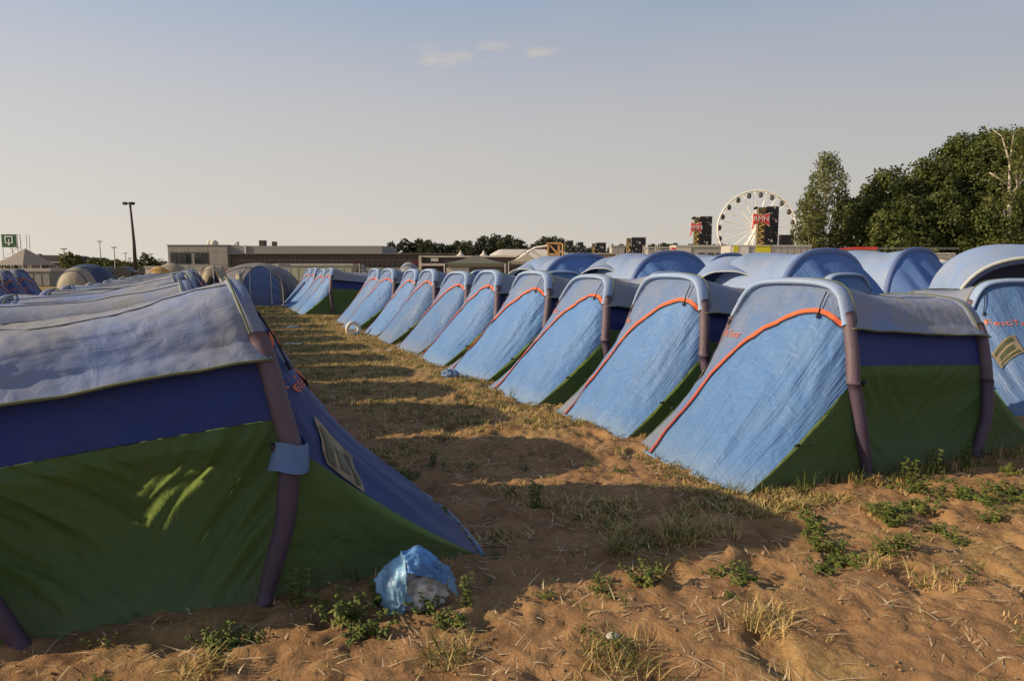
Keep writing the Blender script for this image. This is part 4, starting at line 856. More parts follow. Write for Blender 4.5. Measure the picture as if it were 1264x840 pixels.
# ------------------------------------------------------------------ buildings
def bx(T, name, mat, x0, x1, y0, y1, z0, z1): return MB().box(x0, x1, y0, y1, z0, z1).build(name, mat, T)
conc = plain('grey_concrete_panel', (.30, .285, .26), .85, var=.12, scale=.6, bump=.1); conc2 = plain('grey_sheet_cladding', (.26, .25, .235), .8, var=.06, scale=.4)
glass = plain('dark_window_glass', (.035, .042, .04), .12, var=.3, scale=.5); mull = K('pale_mullion', (.26, .24, .22), .6); redg = plain('reddish_glazing', (.075, .045, .038), .2, var=.35, scale=.4)
D = 150; Z = lambda py, d=D: CAMH + (328 - py) * d / 850.0; XX = lambda px, d=D: (px - 632) / 850.0 * d
B = thing('office_building', 'low grey concrete building with long glazed facade on the horizon', 'building', (XX(340), D, 0)); ox = XX(340)
bx(B, 'wall', conc, XX(207) - ox, XX(281) - ox, 0, 22, 0, Z(303)); bx(B, 'parapet', conc2, XX(281) - ox, XX(471) - ox, .6, 20, Z(312.6), Z(303.4)); bx(B, 'parapet', conc2, XX(207) - ox - .2, XX(281) - ox + .1, -.25, 22.2, Z(303), Z(302.2))
bx(B, 'wall', conc, XX(281) - ox, XX(560) - ox, 2, 20, 0, Z(313.6)); bx(B, 'roof_edge', mull, XX(281) - ox, XX(562) - ox, -.2, 20, Z(313.4), Z(312.8))
for (a_, b_) in ((208, 233), (233, 257), (257, 281)):   # wall panels stand a little proud, joints between them
    for (t_, l_) in ((303.2, 311.0), (326.5, 345)): bx(B, 'wall_panel', conc, XX(a_) - ox + .06, XX(b_) - ox - .06, -.12, 0, max(.02, Z(l_)), Z(t_))
bx(B, 'wall_panel', conc, XX(259) - ox, XX(281) - ox - .06, -.12, 0, Z(326), Z(311.3))
for (a_, b_) in ((210, 235.5), (239.5, 257.5)):
    w_ = bx(B, 'window', glass, XX(a_) - ox, XX(b_) - ox, -.05, .1, Z(325.5), Z(312.3))
    for q in range(1, 4): bx(w_, 'mullion', K('dark_mullion', (.06, .06, .06)), XX(a_ + (b_ - a_) * q / 4) - ox - .05, XX(a_ + (b_ - a_) * q / 4) - ox + .05, -.12, -.05, Z(325.5), Z(312.3))
pane = MB().box(0, 1.02, 0, .08, 0, 1.22); src = None
for i in range(43):
    x = XX(284 + i * 6.42) - ox
    for (t_) in (313.9, 321.4):
        if src is None: src = pane.build('window_pane', redg, B); q = src
        else: q = src.copy(); SC.collection.objects.link(q); q.parent = B
        q.location = (x + .06, 1.6, Z(t_) - 1.22)
    if i == 0: ms_ = MB().box(-.05, .05, 0, .22, 0, 2.9).build('mullion', mull, B); q = ms_
    else: q = ms_.copy(); SC.collection.objects.link(q); q.parent = B
    q.location = (x, 1.44, Z(329.5)); q.rotation_euler = (0, .07, 0)
bx(B, 'sill_rail', mull, XX(283) - ox, XX(560) - ox, 1.38, 1.44, Z(321.4) - .02, Z(320.8))
for (a_, b_) in ((408, 440), (482, 556)): bx(B, 'red_banner', K('dull_red_banner', (.20, .04, .03), var=.4, scale=1), XX(a_ + 26) - ox, XX(b_) - ox, 1.25, 1.35, Z(326.5), Z(322))
bx(B, 'wall', conc2, XX(281) - ox, XX(560) - ox, .9, 1.6, 0, Z(330))
t_ = K('roof_plant_cream', (.62, .56, .45)); dk = K('roof_plant_dark', (.06, .05, .045))
MB().tube([(XX(250) - ox, 6, Z(303)), (XX(250) - ox, 6, Z(297.5)), (XX(250) - ox, 6, Z(295.2))], [.9, .9, .3], 14).build('roof_tank', t_, B, True); MB().tube([(XX(244.5) - ox, 6, Z(303)), (XX(244.5) - ox, 6, Z(297)), (XX(244.5) - ox, 6, Z(296))], [.6, .6, .3], 12).build('roof_tank', t_, B, True)
MB().prism([(XX(275) - ox, 6, Z(303)), (XX(280) - ox, 6, Z(303)), (XX(280) - ox, 6, Z(297)), (XX(277) - ox, 6, Z(299))], (0, 1, 0)).build('roof_vent', t_, B)
bx(B, 'chimney_stack', dk, XX(307.5) - ox, XX(314.5) - ox, 6, 7.5, Z(303), Z(295.5)); bx(B, 'chimney_stack', dk, XX(324) - ox, XX(329) - ox, 6, 7, Z(303), Z(297)); bx(B, 'downpipe', K('white_pipe', (.7, .68, .64)), XX(301.3) - ox, XX(302.7) - ox, .3, .55, Z(312.8), Z(302))
B = thing('shed', 'small grey flat-roofed annex left of the concrete building', 'building', (XX(198), 165, 0)); bx(B, 'wall', K('dark_green_wall', (.05, .055, .05)), -3.2, 2.2, 0, 8, 0, Z(316, 165)); bx(B, 'roof', conc2, -3.4, 2.4, -.2, 8, Z(316, 165), Z(311, 165))
B = thing('warehouse', 'long dark brown warehouse with low gable at the left horizon', 'building', (XX(50, 190), 190, 0)); dkb = K('dark_brown_cladding', (.055, .042, .036))
x0, x1 = XX(22, 190) - XX(50, 190), XX(78, 190) - XX(50, 190)
MB().prism([(x0, 0, 0), (x1, 0, 0), (x1, 0, Z(317, 190)), (XX(58, 190) - XX(50, 190), 0, Z(317, 190)), (0, 0, Z(314.6, 190)), (x0, 0, Z(317.4, 190))], (0, 20, 0)).build('wall', dkb, B)
bx(B, 'gate_frame', K('grey_frame', (.35, .33, .31)), XX(49, 190) - XX(50, 190), XX(50.5, 190) - XX(50, 190), -.3, -.02, 0, Z(323, 190)); bx(B, 'gate_frame', K('grey_frame', (.35, .33, .31)), XX(50.6, 190) - XX(50, 190), XX(77, 190) - XX(50, 190), -.3, -.02, Z(324.4, 190), Z(323, 190))
for px in (28.5, 38): bx(B, 'roof_vent', K('grey_vent', (.3, .28, .26)), XX(px - 1.6, 190) - XX(50, 190), XX(px + 1.6, 190) - XX(50, 190), 3, 4, Z(317.2, 190), Z(313, 190))
# sign on a scaffold tower
d = 78; S0 = thing('info_sign', 'green square sign with white arrow symbol on a scaffold tower', 'sign', (XX(13, d), d, 0))
gm = plain('sign_green', (.02, .12, .05), .6, var=.1); wm = K('sign_white', (.75, .75, .72)); q = XX(13, d)
bd = bx(S0, 'board', gm, XX(3.5, d) - q, XX(21.5, d) - q, -.08, 0, Z(305, d), Z(289.5, d))
def gl(a0, a1, b0, b1): bx(bd, 'symbol', wm, XX(a0, d) - q, XX(a1, d) - q, -.11, -.082, Z(b1, d), Z(b0, d))
gl(7.6, 9, 291.6, 300.4); gl(16.2, 17.6, 291.6, 300.4); gl(9, 16.2, 291.6, 293); gl(9, 11, 299, 300.4); gl(14.2, 16.2, 299, 300.4); gl(11.9, 13.3, 295.5, 301)
MB().prism([(XX(10.6, d) - q, -.11, Z(300.8, d)), (XX(14.6, d) - q, -.11, Z(300.8, d)), (XX(12.6, d) - q, -.11, Z(303.6, d))], (0, .028, 0)).build('symbol', wm, bd)
SCm = K('scaffold_tube', (.45, .42, .38), .5)
for px in (3.5, 22, 25.8):
    for y in (0.05, 1.5): MB().tube([(XX(px, d) - q, y, 0), (XX(px, d) - q, y, Z(289.5, d))], .035, 6).build('scaffold_pole', SCm, S0)
for (a0, b0, a1, b1) in ((3.5, 305, 25.8, 305), (3.5, 318, 25.8, 318), (22, 290, 25.8, 290), (3.5, 318, 22, 305.5), (22, 318, 12, 305.5)): MB().tube([(XX(a0, d) - q, .02, Z(b0, d)), (XX(a1, d) - q, .02, Z(b1, d))], .03, 5).build('scaffold_brace', SCm, S0)
# peaked marquee at far left
d = 60; T = thing('marquee', 'weathered peaked canvas marquee under the green sign', 'marquee', (XX(10, d), d, 0)); q = XX(10, d)
wv = fabric('old_marquee_canvas', (.34, .30, .26), dust=(.5, .42, .34), damt=.6, su=8, sv=8, crease=.3)
pk = (XX(13, d) - q, 1.8, Z(306, d)); bl = [(XX(-8, d) - q, 0), (XX(26.5, d) - q, 0), (XX(26.5, d) - q, 4.5), (XX(-8, d) - q, 4.5)]
for i in range(4):
    a_, b_ = bl[i], bl[(i + 1) % 4]
    sheet('roof_panel', grid(lambda s, t: tuple(np.array(pk) * (1 - t ** .85) + np.array((a_[0] * (1 - s) + b_[0] * s, a_[1] * (1 - s) + b_[1] * s, Z(327, d))) * t ** .85), 8, 8), wv if i < 2 else M['khaki'], T)
for a_ in bl: MB().tube([(a_[0], a_[1], 0), (a_[0], a_[1], Z(327, d))], .06, 6).build('pole', SCm, T)
# flood light mast
d = 120; T = thing('floodlight_mast', 'tall dark mast with floodlight cluster at the left horizon', 'light mast', (XX(166, d), d, 0)); dm = K('mast_metal', (.05, .038, .032), .6)
MB().tube([(0, 0, 0), (0, 0, Z(300, d)), (-.28, 0, Z(254, d))], [.38, .26, .17], 8).build('mast', dm, T, True)
ht = Z(252.5, d); MB().tube([(-1.05, 0, ht), (.5, 0, ht)], .07, 5).build('crossbar', dm, T)
for i, x in enumerate((-1.1, -.75, -.05, .2, .5)):
    MB().tube([(x, -.1, ht + .1), (x - .1, -.35, ht + .0)], [.22, .3], 8).build('floodlight', dm, T)
for (px, pt, d) in ((123.7, 298.5, 150), (141, 306, 140), (154.5, 313, 170), (160, 319, 180), (79, 308, 120), (186, 314, 160)):
    T = thing('street_lamp', {123.7: 'tallest thin street lamp left of the floodlight mast', 141: 'street lamp halfway between the tallest one and the mast', 154.5: 'short street lamp just left of the mast', 160: 'lowest street lamp touching the mast', 79: 'thin street lamp in front of the round tree', 186: 'street lamp between the mast and the grey building'}[px], 'street lamp', (XX(px, d), d, 0), 0, 'thin street lamps on the left horizon')
    MB().tube([(0, 0, 0), (0, 0, Z(pt, d))], [.13, .08], 6).build('post', K('lamp_post_grey', (.36, .34, .30)), T); MB().box(-.45, .45, -.2, .2, Z(pt, d), Z(pt, d) + .18).build('lamp_head', K('lamp_head_grey', (.2, .19, .17)), T)

# ------------------------------------------------------------------ festival structures, centre to right
def boxy(name, label, cat, px0, px1, pt, d, dep, mat, roofm=None, pb=None, group=None, rz=0):
    T = thing(name, label, cat, (XX((px0 + px1) / 2, d), d, 0), rz, group); w = (px1 - px0) / 850 * d / 2; bx(T, 'wall', mat, -w, w, 0, dep, 0 if pb is None else Z(pb, d), Z(pt, d) - (.12 if roofm else 0))
    if roofm: bx(T, 'roof', roofm, -w - .1, w + .1, -.1, dep + .1, Z(pt, d) - .12, Z(pt, d) + .1)
    return T, w
# food stall with sign
T, w = boxy('food_stall', 'dark food stall with pale fascia and white lettering board', 'stall', 518, 650, 316.5, 95, 6, K('stall_dark', (.04, .03, .028)), K('stall_edge', (.5, .45, .38)))
bx(T, 'post', K('stall_edge', (.5, .45, .38)), -w - .12, -w + .25, -.3, -.1, 0, Z(316, 95)); bx(T, 'counter', K('stall_edge', (.5, .45, .38)), -w + .3, -w + 5, -.5, -.1, Z(328, 95), Z(325, 95))
bx(T, 'sign_board', K('stall_sign', (.5, .47, .43), var=.5, scale=7), XX(532, 95) - XX(584, 95), XX(541, 95) - XX(584, 95), -.2, -.05, Z(322.5, 95), Z(318.5, 95))
# pavilions
def pavilion(label, cx, hw, pe, ppk, d, mat, wallm=None, poles=K('canopy_pole', (.45, .44, .4)), rz=0, legs_to=0):
    T = thing('canopy_tent', label, 'canopy', (XX(cx, d), d, 0), rz); w = hw / 850 * d
    for i in range(4):
        a_, b_ = [(-w, -w), (w, -w), (w, w), (-w, w)][i], [(w, -w), (w, w), (-w, w), (-w, -w)][i]
        sheet('roof_panel', grid(lambda s, t: ((a_[0] * (1 - s) + b_[0] * s) * t, (a_[1] * (1 - s) + b_[1] * s) * t, Z(ppk, d) + (Z(pe, d) - Z(ppk, d)) * t - .06 * math.sin(math.pi * t)), 6, 6), mat, T)
        MB().box(*([min(a_[0], b_[0]), max(a_[0], b_[0]) + .02] if abs(a_[0] - b_[0]) > .1 else [a_[0], a_[0] + .02]), *([min(a_[1], b_[1]), max(a_[1], b_[1]) + .02] if abs(a_[1] - b_[1]) > .1 else [a_[1], a_[1] + .02]), Z(pe, d) - .25, Z(pe, d) - .01).build('valance', mat, T)
        MB().tube([(a_[0], a_[1], 0), (a_[0], a_[1], Z(pe, d))], .05, 6).build('leg', poles, T)
    if wallm: bx(T, 'side_cloth', wallm, -w * .95, -w * .2, -w * .9, -w * .85, 0, Z(pe, d) - .3)
    return T
pavilion('dark olive square canopy with pointed roof behind the right row', 588, 36, 325, 314.5, 55, M['olive'], M['white'])
T = pavilion('beige open canopy between the white hall and the family tents', 650, 22, 323, 314, 62, M['khaki'])
for (px, l_) in ((568.5, 'white pointed marquee top above the left end of the olive canopy'), (597, 'white pointed marquee top above the right end of the olive canopy')):
    d = 100; T = thing('pointed_marquee', l_, 'marquee', (XX(px, d), d, 0), 0, 'white pointed marquee tops')
    hh = [(3.6 / 8 * 1.0, 0), ]; pts = [(0, 0, 0.02), (0, 0, Z(317.5, d)), (0, 0, Z(313.5, d)), (0, 0, Z(311.5, d)), (0, 0, Z(308.8, d))]
    MB().tube(pts, [1.0, 1.0, .32, .18, .04], 10).build('canopy', M['white'], T, True)
# white hall tent with ribs
d = 130; T = thing('hall_tent', 'long white event tent with arched roof beside the tree line', 'event tent', (XX(640, d), d, 0)); q = XX(640, d)
sheet('roof', grid(lambda a, b: (XX(604 + a * 72, d) - q, 9 * b, Z(320, d) + (Z(307, d) - Z(320, d)) * math.sin(math.pi * min(1, b * 1.0)) ** .5 * (1 - .5 * (1 - min(1, a * 6))) if 0 < b < 1 else Z(320, d)), 20, 12), M['white'], T)
bx(T, 'wall', K('stall_dark', (.04, .03, .028)), XX(606, d) - q, XX(676, d) - q, .1, 8.8, 0, Z(319.5, d))
d = 90; T = thing('ribbed_tent', 'white tent with slanted ribs left of the timber tower', 'event tent', (XX(660, d), d, 0)); q = XX(660, d)
sheet('roof', grid(lambda a, b: (XX(632 + a * 66, d) - q, 6 * b, (Z(324, d) + (Z(304.5, d) - Z(324, d)) * math.sin(math.pi * a) ** .8) * 1.0), 24, 4), K('tan_canvas', (.45, .33, .25), var=.2), T)
for (a0, b0, a1, b1) in ((634, 323, 660, 306), (656, 319, 648, 311), (668, 318, 655, 308), (676, 304, 700, 314), (660, 306, 676, 303.5), (645, 322, 652, 310)): MB().tube([(XX(a0, d) - q, -.15, Z(b0, d)), (XX(a1, d) - q, -.15, Z(b1, d))], .16, 5).build('rib', K('white_rib', (.75, .72, .66)), T)
# timber tower
d = 85; T = thing('timber_tower', 'square timber frame tower with one diagonal brace', 'tower', (XX(683, d), d, 0)); q = XX(683, d); tm = K('new_timber', (.62, .36, .15), var=.2, scale=2)
bx(T, 'dark_infill', K('tower_infill', (.05, .04, .03)), XX(677, d) - q, XX(689, d) - q, .3, 1.2, Z(314, d), Z(301, d))
for (a0, a1, b0, b1) in ((675.5, 677.5, 299.5, 330), (688.5, 691, 299.5, 330)): bx(T, 'post', tm, XX(a0, d) - q, XX(a1, d) - q, 0, .25, 0, Z(b0, d))
bx(T, 'beam', tm, XX(674, d) - q, XX(693, d) - q, -.1, 0, Z(301.2, d), Z(299.3, d)); bx(T, 'beam', tm, XX(677.6, d) - q, XX(688.4, d) - q, 0, .2, Z(315, d), Z(312.6, d)); bx(T, 'wall_board', tm, XX(677.6, d) - q, XX(688.4, d) - q, .05, .2, 0, Z(315.2, d))
MB().tube([(XX(678, d) - q, .1, Z(302, d)), (XX(688, d) - q, .1, Z(312, d))], .12, 4).build('brace', tm, T)
for y in (2.2,):
    for px in (692, 696): MB().tube([(XX(px, d) - q, y, 0), (XX(px, d) - q, y, Z(300, d))], .12, 4).build('post', tm, T)
# decorated loudspeaker towers
speck, st, sb = newmat('speckled_screen'); n = st.nodes.new; l = st.links.new
g = n('ShaderNodeTexCoord'); vo = n('ShaderNodeTexVoronoi'); vo.inputs['Scale'].default_value = 1.5; l(g.outputs['Object'], vo.inputs[0]); rr = n('ShaderNodeValToRGB'); l(vo.outputs['Distance'], rr.inputs[0]); rr.color_ramp.elements[0].position = .16; rr.color_ramp.elements[0].color = (.55, .52, .42, 1); rr.color_ramp.elements[1].position = .30; rr.color_ramp.elements[1].color = (.015, .015, .018, 1); l(rr.outputs[0], sb.inputs['Base Color'])
gold = plain('gold_ornament', (.50, .36, .13), .5, var=.3, scale=2); dark = K('screen_black', (.015, .015, .018), .5)
redm = K('sign_red', (.75, .07, .06)); whm = K('sign_outline_white', (.85, .8, .75))
def stage_tower(label, px0, px1, pxs, pt, d, sign=None, sp=0):
    T = thing('stage_tower', label, 'stage tower', (XX(px0, d), d, 0), 0, 'decorated stage towers'); q = XX(px0, d)
    bx(T, 'screen', speck, XX(pxs, d) - q, XX(px1, d) - q, 0, .6, Z(330, d), Z(pt, d)); bx(T, 'screen_frame', K('screen_edge', (.4, .37, .32)), XX(pxs - .6, d) - q, XX(px1 + .4, d) - q, .05, .5, Z(pt, d), Z(pt - .7, d))
    col = bx(T, 'column', K('column_olive', (.16, .13, .06)), 0, XX(pxs - .8, d) - q, .2, 1, 0, Z(pt + .5, d)); wcol = XX(pxs - .8, d) - q
    z = 1.0; k = 0
    while z < Z(pt, d) - .8 and (pxs - px0) > 4:
        MB().tube([(wcol * .15, .1, z), (wcol * .8, .05, z + .35), (wcol * .3, .1, z + .75)], .11, 5).build('ornament', gold, col); z += .95; k += 1
    bx(T, 'base_wall', dark, 0, XX(px1, d) - q, .1, 1.5, 0, Z(329, d))
    if sign:
        a0, a1, b0, b1 = sign; sgn = MB()
        def bow(gx_, yy, nm, mt, dy):
            cy = (b0 + b1) / 2; h = (b1 - b0) / 2; pts = []
            N_ = 10
            top = [(a0 - gx_ + (a1 - a0 + 2 * gx_) * i / N_, cy - (h + gx_) * (.62 + .38 * (abs(2 * i / N_ - 1) ** 1.5)) + (-.6 if False else 0)) for i in range(N_ + 1)]
            bot = [(x, cy + (h + gx_) * (.42 + .58 * (abs(2 * (x - a0) / (a1 - a0) - 1) ** 1.6))) for x, _ in top[::-1]]
            return MB().prism([(XX(x, d) - q, yy, Z(y, d)) for x, y in top + bot], (0, dy, 0)).build(nm, mt, T)
        bow(.5, -.75, 'sign_border', whm, .1); sg = bow(-.3, -.86, 'sign', redm, .1)
        cu = bpy.data.curves.new('sign_lettering', 'FONT'); cu.body = 'RMN'; cu.size = (b1 - b0) / 850 * d * .55; cu.extrude = .02; cu.align_x = 'CENTER'; cu.resolution_u = 2; cu.offset = .0
        tmp = bpy.data.objects.new('tmp', cu); SC.collection.objects.link(tmp); me = bpy.data.meshes.new_from_object(tmp.evaluated_get(bpy.context.evaluated_depsgraph_get())); bpy.data.objects.remove(tmp)
        me.materials.clear(); me.materials.append(whm); o = link(bpy.data.objects.new('sign_lettering', me), sg); o.rotation_euler = (math.pi / 2, 0, 0); o.location = (XX((a0 + a1) / 2, d) - q, -.89, Z((b0 + b1) / 2 + 2.2, d))
        MB().tube([(XX(a0 + .3, d) - q, -.7, Z(b1 - 1, d)), (XX(a0 - .3, d) - q, -.7, Z(b1 + 3.5, d))], .12, 5).build('sign_point', redm, T)
        MB().tube([(XX(a0 + 2.5, d) - q, -.2, Z(pt + 2.8, d)), (XX(a0 + 6, d) - q, -.1, Z(pt + .8, d))], .22, 6).build('spotlight', dark, T)
    return T
stage_tower('stage tower with red bow-shaped sign left of the ferris wheel', 857, 878, 864, 268, 120, (850.5, 863, 275, 288))
stage_tower('taller stage tower with red bow-shaped sign before the ferris wheel', 935, 959.5, 945, 256, 110, (926, 946, 264, 279.5))
for (a0, s0, a1, pt, d, l_) in ((774, 780, 797, 293.5, 120, 'speckled stage tower standing alone above the left family tent'), (731, 736, 748, 300, 150, 'low pair of dark stage screens in the middle distance'), (711, 713, 720, 299.5, 150, 'narrow dark screen, right of two beside the timber tower'), (697, 699, 707.5, 297.5, 150, 'narrow dark screen closest to the timber tower')):
    stage_tower(l_, a0, a1, s0, pt, d)
boxy('screen_wall', 'dark screen panel at the right foot of the ferris wheel', 'screen', 963, 979, 290, 125, 1, dark)
boxy('screen_wall', 'dark screen panel with glass edge between wheel and tower', 'screen', 945, 958, 290.5, 126, 1, K('teal_glass', (.08, .11, .10), .2, var=.4))
# ferris wheel
d = 170; T = thing('ferris_wheel', 'white ferris wheel rising behind the stage towers', 'ferris wheel', (XX(932, d), d, 0), math.radians(-14)); zc = Z(282, d); Rw = 45.3 / 850 * d; wh = K('wheel_white', (.80, .77, .70), .5)
for y in (-.7, .7):
    MB().tube([(math.cos(a) * Rw, y, zc + math.sin(a) * Rw) for a in np.linspace(0, 2 * math.pi, 61)], .17, 5).build('rim', wh, T, True)
MB().tube([(math.cos(a) * Rw * .93, 0, zc + math.sin(a) * Rw * .93) for a in np.linspace(0, 2 * math.pi, 61)], .07, 5).build('rim', wh, T, True)
gsh = MB().tube([(0, 0, .0), (0, 0, -.35), (0, 0, -.95), (0, 0, -1.2)], [.18, .5, .5, .28], 10); gdk = K('gondola_dark', (.08, .075, .07)); s1 = s2 = None
for i in range(20):
    a = 2 * math.pi * i / 20 + .06
    for y in (-.55, .55):
        if s1 is None: s1 = MB().tube([(.6, 0, 0), (Rw, 0, 0)], .085, 5).build('spoke', wh, T); o = s1
        else: o = s1.copy(); SC.collection.objects.link(o); o.parent = T
        o.location = (0, y, zc); o.rotation_euler = (0, -a, 0)
    a += math.pi / 20
    if s2 is None: s2 = gsh.build('gondola', gdk, T, True); MB().tube([(0, 0, .1), (0, 0, .02)], [.1, .75], 10).build('gondola_roof', wh, s2); o = s2
    else:
        o = s2.copy(); SC.collection.objects.link(o); o.parent = T; c_ = s2.children[0].copy(); SC.collection.objects.link(c_); c_.parent = o
    o.location = (math.cos(a) * Rw * .95, 0, zc + math.sin(a) * Rw * .95)
MB().tube([(0, -1.6, zc), (0, 1.6, zc)], .75, 14).build('hub', wh, T)
for sx in (-1, 1):
    for y in (-2.4, 2.4): MB().tube([(0, y * .6, zc), (sx * 5.5, y * 1.4, 0)], .28, 6).build('support_leg', wh, T)
for sx in (-.25, .25): MB().tube([(0, -1.5, zc), (sx * 8, -3.2, 0)], .16, 5).build('support_leg', wh, T)
# trailers and containers
cream = K('cream_panel', (.62, .57, .48), var=.08); grey = K('trailer_grey', (.42, .40, .36), var=.08); wht = K('white_panel', (.74, .72, .66), var=.06)
T, w = boxy('box_trailer', 'long cream box trailer before the first stage tower', 'trailer', 835, 905, 303.6, 80, 3, grey, K('trailer_edge', (.5, .48, .43)))
bx(T, 'end_wall', cream, -w - .02, XX(853, 80) - XX(870, 80), -.06, 0, 0, Z(304, 80)); bx(T, 'red_end_board', redm, -w - .6, -w - .05, -.05, .1, Z(322, 80), Z(306, 80))
for i in range(4): bx(T, 'red_letter_bar', wht, -w - .52, -w - .15, -.08, -.052, Z(320.5 - i * 3.6, 80), Z(319 - i * 3.6, 80))
for i in range(3): bx(T, 'window', K('trailer_window', (.08, .08, .08)), XX(862 + i * 11, 80) - XX(870, 80), XX(870 + i * 11, 80) - XX(870, 80), -.04, 0, Z(314.6, 80), Z(312, 80))
T, w = boxy('box_trailer', 'long white trailer with two yellow squares under the ferris wheel', 'trailer', 901, 1002, 303.3, 60, 2.6, grey, None)
bx(T, 'front_panel', wht, -w - .01, XX(924, 60) - XX(951.5, 60), -.06, 0, 0, Z(303, 60)); yl = K('yellow_panel', (.70, .62, .03))
bx(T, 'yellow_square', yl, XX(905, 60) - XX(951.5, 60), XX(911, 60) - XX(951.5, 60), -.09, -.062, Z(311, 60), Z(303.3, 60)); bx(T, 'yellow_square', yl, XX(933, 60) - XX(951.5, 60), XX(951, 60) - XX(951.5, 60), -.04, -.001, Z(312.5, 60), Z(302.6, 60)); bx(T, 'trim', wht, -w, w, -.1, -.065, Z(303.3, 60), Z(302.7, 60))
for i in range(6): bx(T, 'panel_joint', K('joint_grey', (.3, .29, .27)), XX(955 + i * 8, 60) - XX(951.5, 60), XX(955.3 + i * 8, 60) - XX(951.5, 60), -.02, -.001, 0, Z(304, 60))
T, w = boxy('catering_unit', 'cream catering unit with red roof edge before the birch', 'trailer', 1003, 1082, 308.2, 62, 3, cream, None)
MB().prism([(XX(1032, 62) - XX(1042.5, 62), -.12, Z(307.8, 62)), (XX(1060, 62) - XX(1042.5, 62), -.12, Z(304.8, 62)), (XX(1082, 62) - XX(1042.5, 62), -.12, Z(304.8, 62)), (XX(1082, 62) - XX(1042.5, 62), -.12, Z(307.8, 62))], (0, 1.5, 0)).build('red_roof', redm, T)
T, w = boxy('marquee', 'low off-white marquee with truss rail under the oaks', 'marquee', 1078, 1178, 312, 66, 4, M['white'], None)
for i in range(9): bx(T, 'roof_bay', M['white'], -w + i * w * 2 / 9 + .06, -w + (i + 1) * w * 2 / 9 - .06, -.35, -.02, Z(317, 66), Z(312, 66) - .02)
for z in (306.2, 307.9): MB().tube([(-w, -.6, Z(z, 66)), (w, -.6, Z(z, 66))], .035, 5).build('truss_rail', K('truss', (.2, .19, .18)), T)
for i in range(19): MB().tube([(-w + i * w / 9, -.6, Z(307.9, 66)), (-w + i * w / 9 , -.6, Z(306.2, 66))], .03, 4).build('truss_post', K('truss', (.2, .19, .18)), T)
for (a, b, pt, d, m_, l_) in ((1118, 1172, 317, 45, 'white', 'white van-like low box before the oaks'), (323, 342, 327, 60, 'white', 'white caravan roof right of the weathered grey tent'), (340, 434, 326.5, 66, 'pale_green', 'long pale green container behind the far blue tents'), (178, 206, 329.5, 70, 'cream', 'cream container with a lit end left of the yellow tent'), (240, 247, 331.5, 60, 'white', 'small white box at the foot of the concrete building'), (255, 266, 331, 60, 'red', 'small red box beside the white one'),
                          (700, 760, 313, 120, 'timber', 'brown timber shed row below the dark screens'), (755, 771, 304, 130, 'grey', 'pair of pale silos seen between the screens'), (800, 836, 305.5, 110, 'steel', 'grey scaffold and containers left of the cream trailer'), (0, 60, 333, 50, 'greyish', 'low grey container at the far left')):
    mm = {'white': wht, 'pale_green': K('container_green', (.36, .38, .28)), 'cream': cream, 'red': redm, 'timber': K('shed_brown', (.22, .16, .10)), 'grey': grey, 'steel': K('steel_grey', (.30, .30, .27), var=.4, scale=1.5), 'greyish': K('greyish', (.25, .24, .22))}[m_]
    T, w = boxy('container', l_, 'container', a, b, pt, d, 3, mm, K('container_edge', (.4, .38, .34)))
    k = max(2, int((b - a) / 9))
    for i in range(k): bx(T, 'panel', mm, -w + i * 2 * w / k + .05, -w + (i + 1) * 2 * w / k - .05, -.06, -.001, .05, Z(pt, d) - .3)
# scaffold towers left of the trailer
for (px, l_) in ((804, 'thin scaffold frame left of two beside the cream trailer'), (822, 'thin scaffold frame right of two beside the cream trailer')):
    d = 105; T = thing('scaffold_tower', l_, 'scaffold', (XX(px, d), d, 0), 0, 'thin scaffold frames'); w = .95
    for sx in (-w, w):
        for y in (0, 1.6): MB().tube([(sx, y, 0), (sx, y, Z(302.5, d))], .06, 5).build('scaffold_pole', SCm, T)
    for z in (1.5, 2.9, 4.2): MB().tube([(-w, 0, z), (w, 0, z)], .05, 5).build('scaffold_rail', SCm, T); MB().tube([(-w, 0, z - 1.2), (w, 0, z)], .04, 4).build('scaffold_brace', SCm, T)
# low crowd-control fence and vehicles by the mast
d = 75
for i, (a, b, l_, cc) in enumerate(((118, 134, 'dark parked car left of the floodlight mast', (.03, .03, .035)), (138, 160, 'dark parked van at the foot of the floodlight mast', (.04, .035, .035)), (168, 184, 'dark parked car right of the floodlight mast', (.05, .045, .045)))):
    T = thing('parked_car', l_, 'car', (XX((a + b) / 2, d), d, 0), 0, 'cars parked by the floodlight mast'); w = (b - a) / 850 * d / 2; cm_ = K('car_paint_%d' % i, cc, .25)
    MB().prism([(-w, 0, .35), (w, 0, .35), (w, 0, .85), (w * .6, 0, .95), (w * .35, 0, 1.38), (-w * .55, 0, 1.4), (-w * .85, 0, .95), (-w, 0, .9)], (0, 1.7, 0)).build('body', cm_, T)
    MB().prism([(w * .52, -.01, .97), (w * .31, -.01, 1.32), (-w * .5, -.01, 1.33), (-w * .74, -.01, .97)], (0, 1.72, 0)).build('window', glass, T)
    for sx in (-.6, .6): MB().tube([(w * sx, -.02, .32), (w * sx, .22, .32)], .32, 14).build('wheel', dark, T)

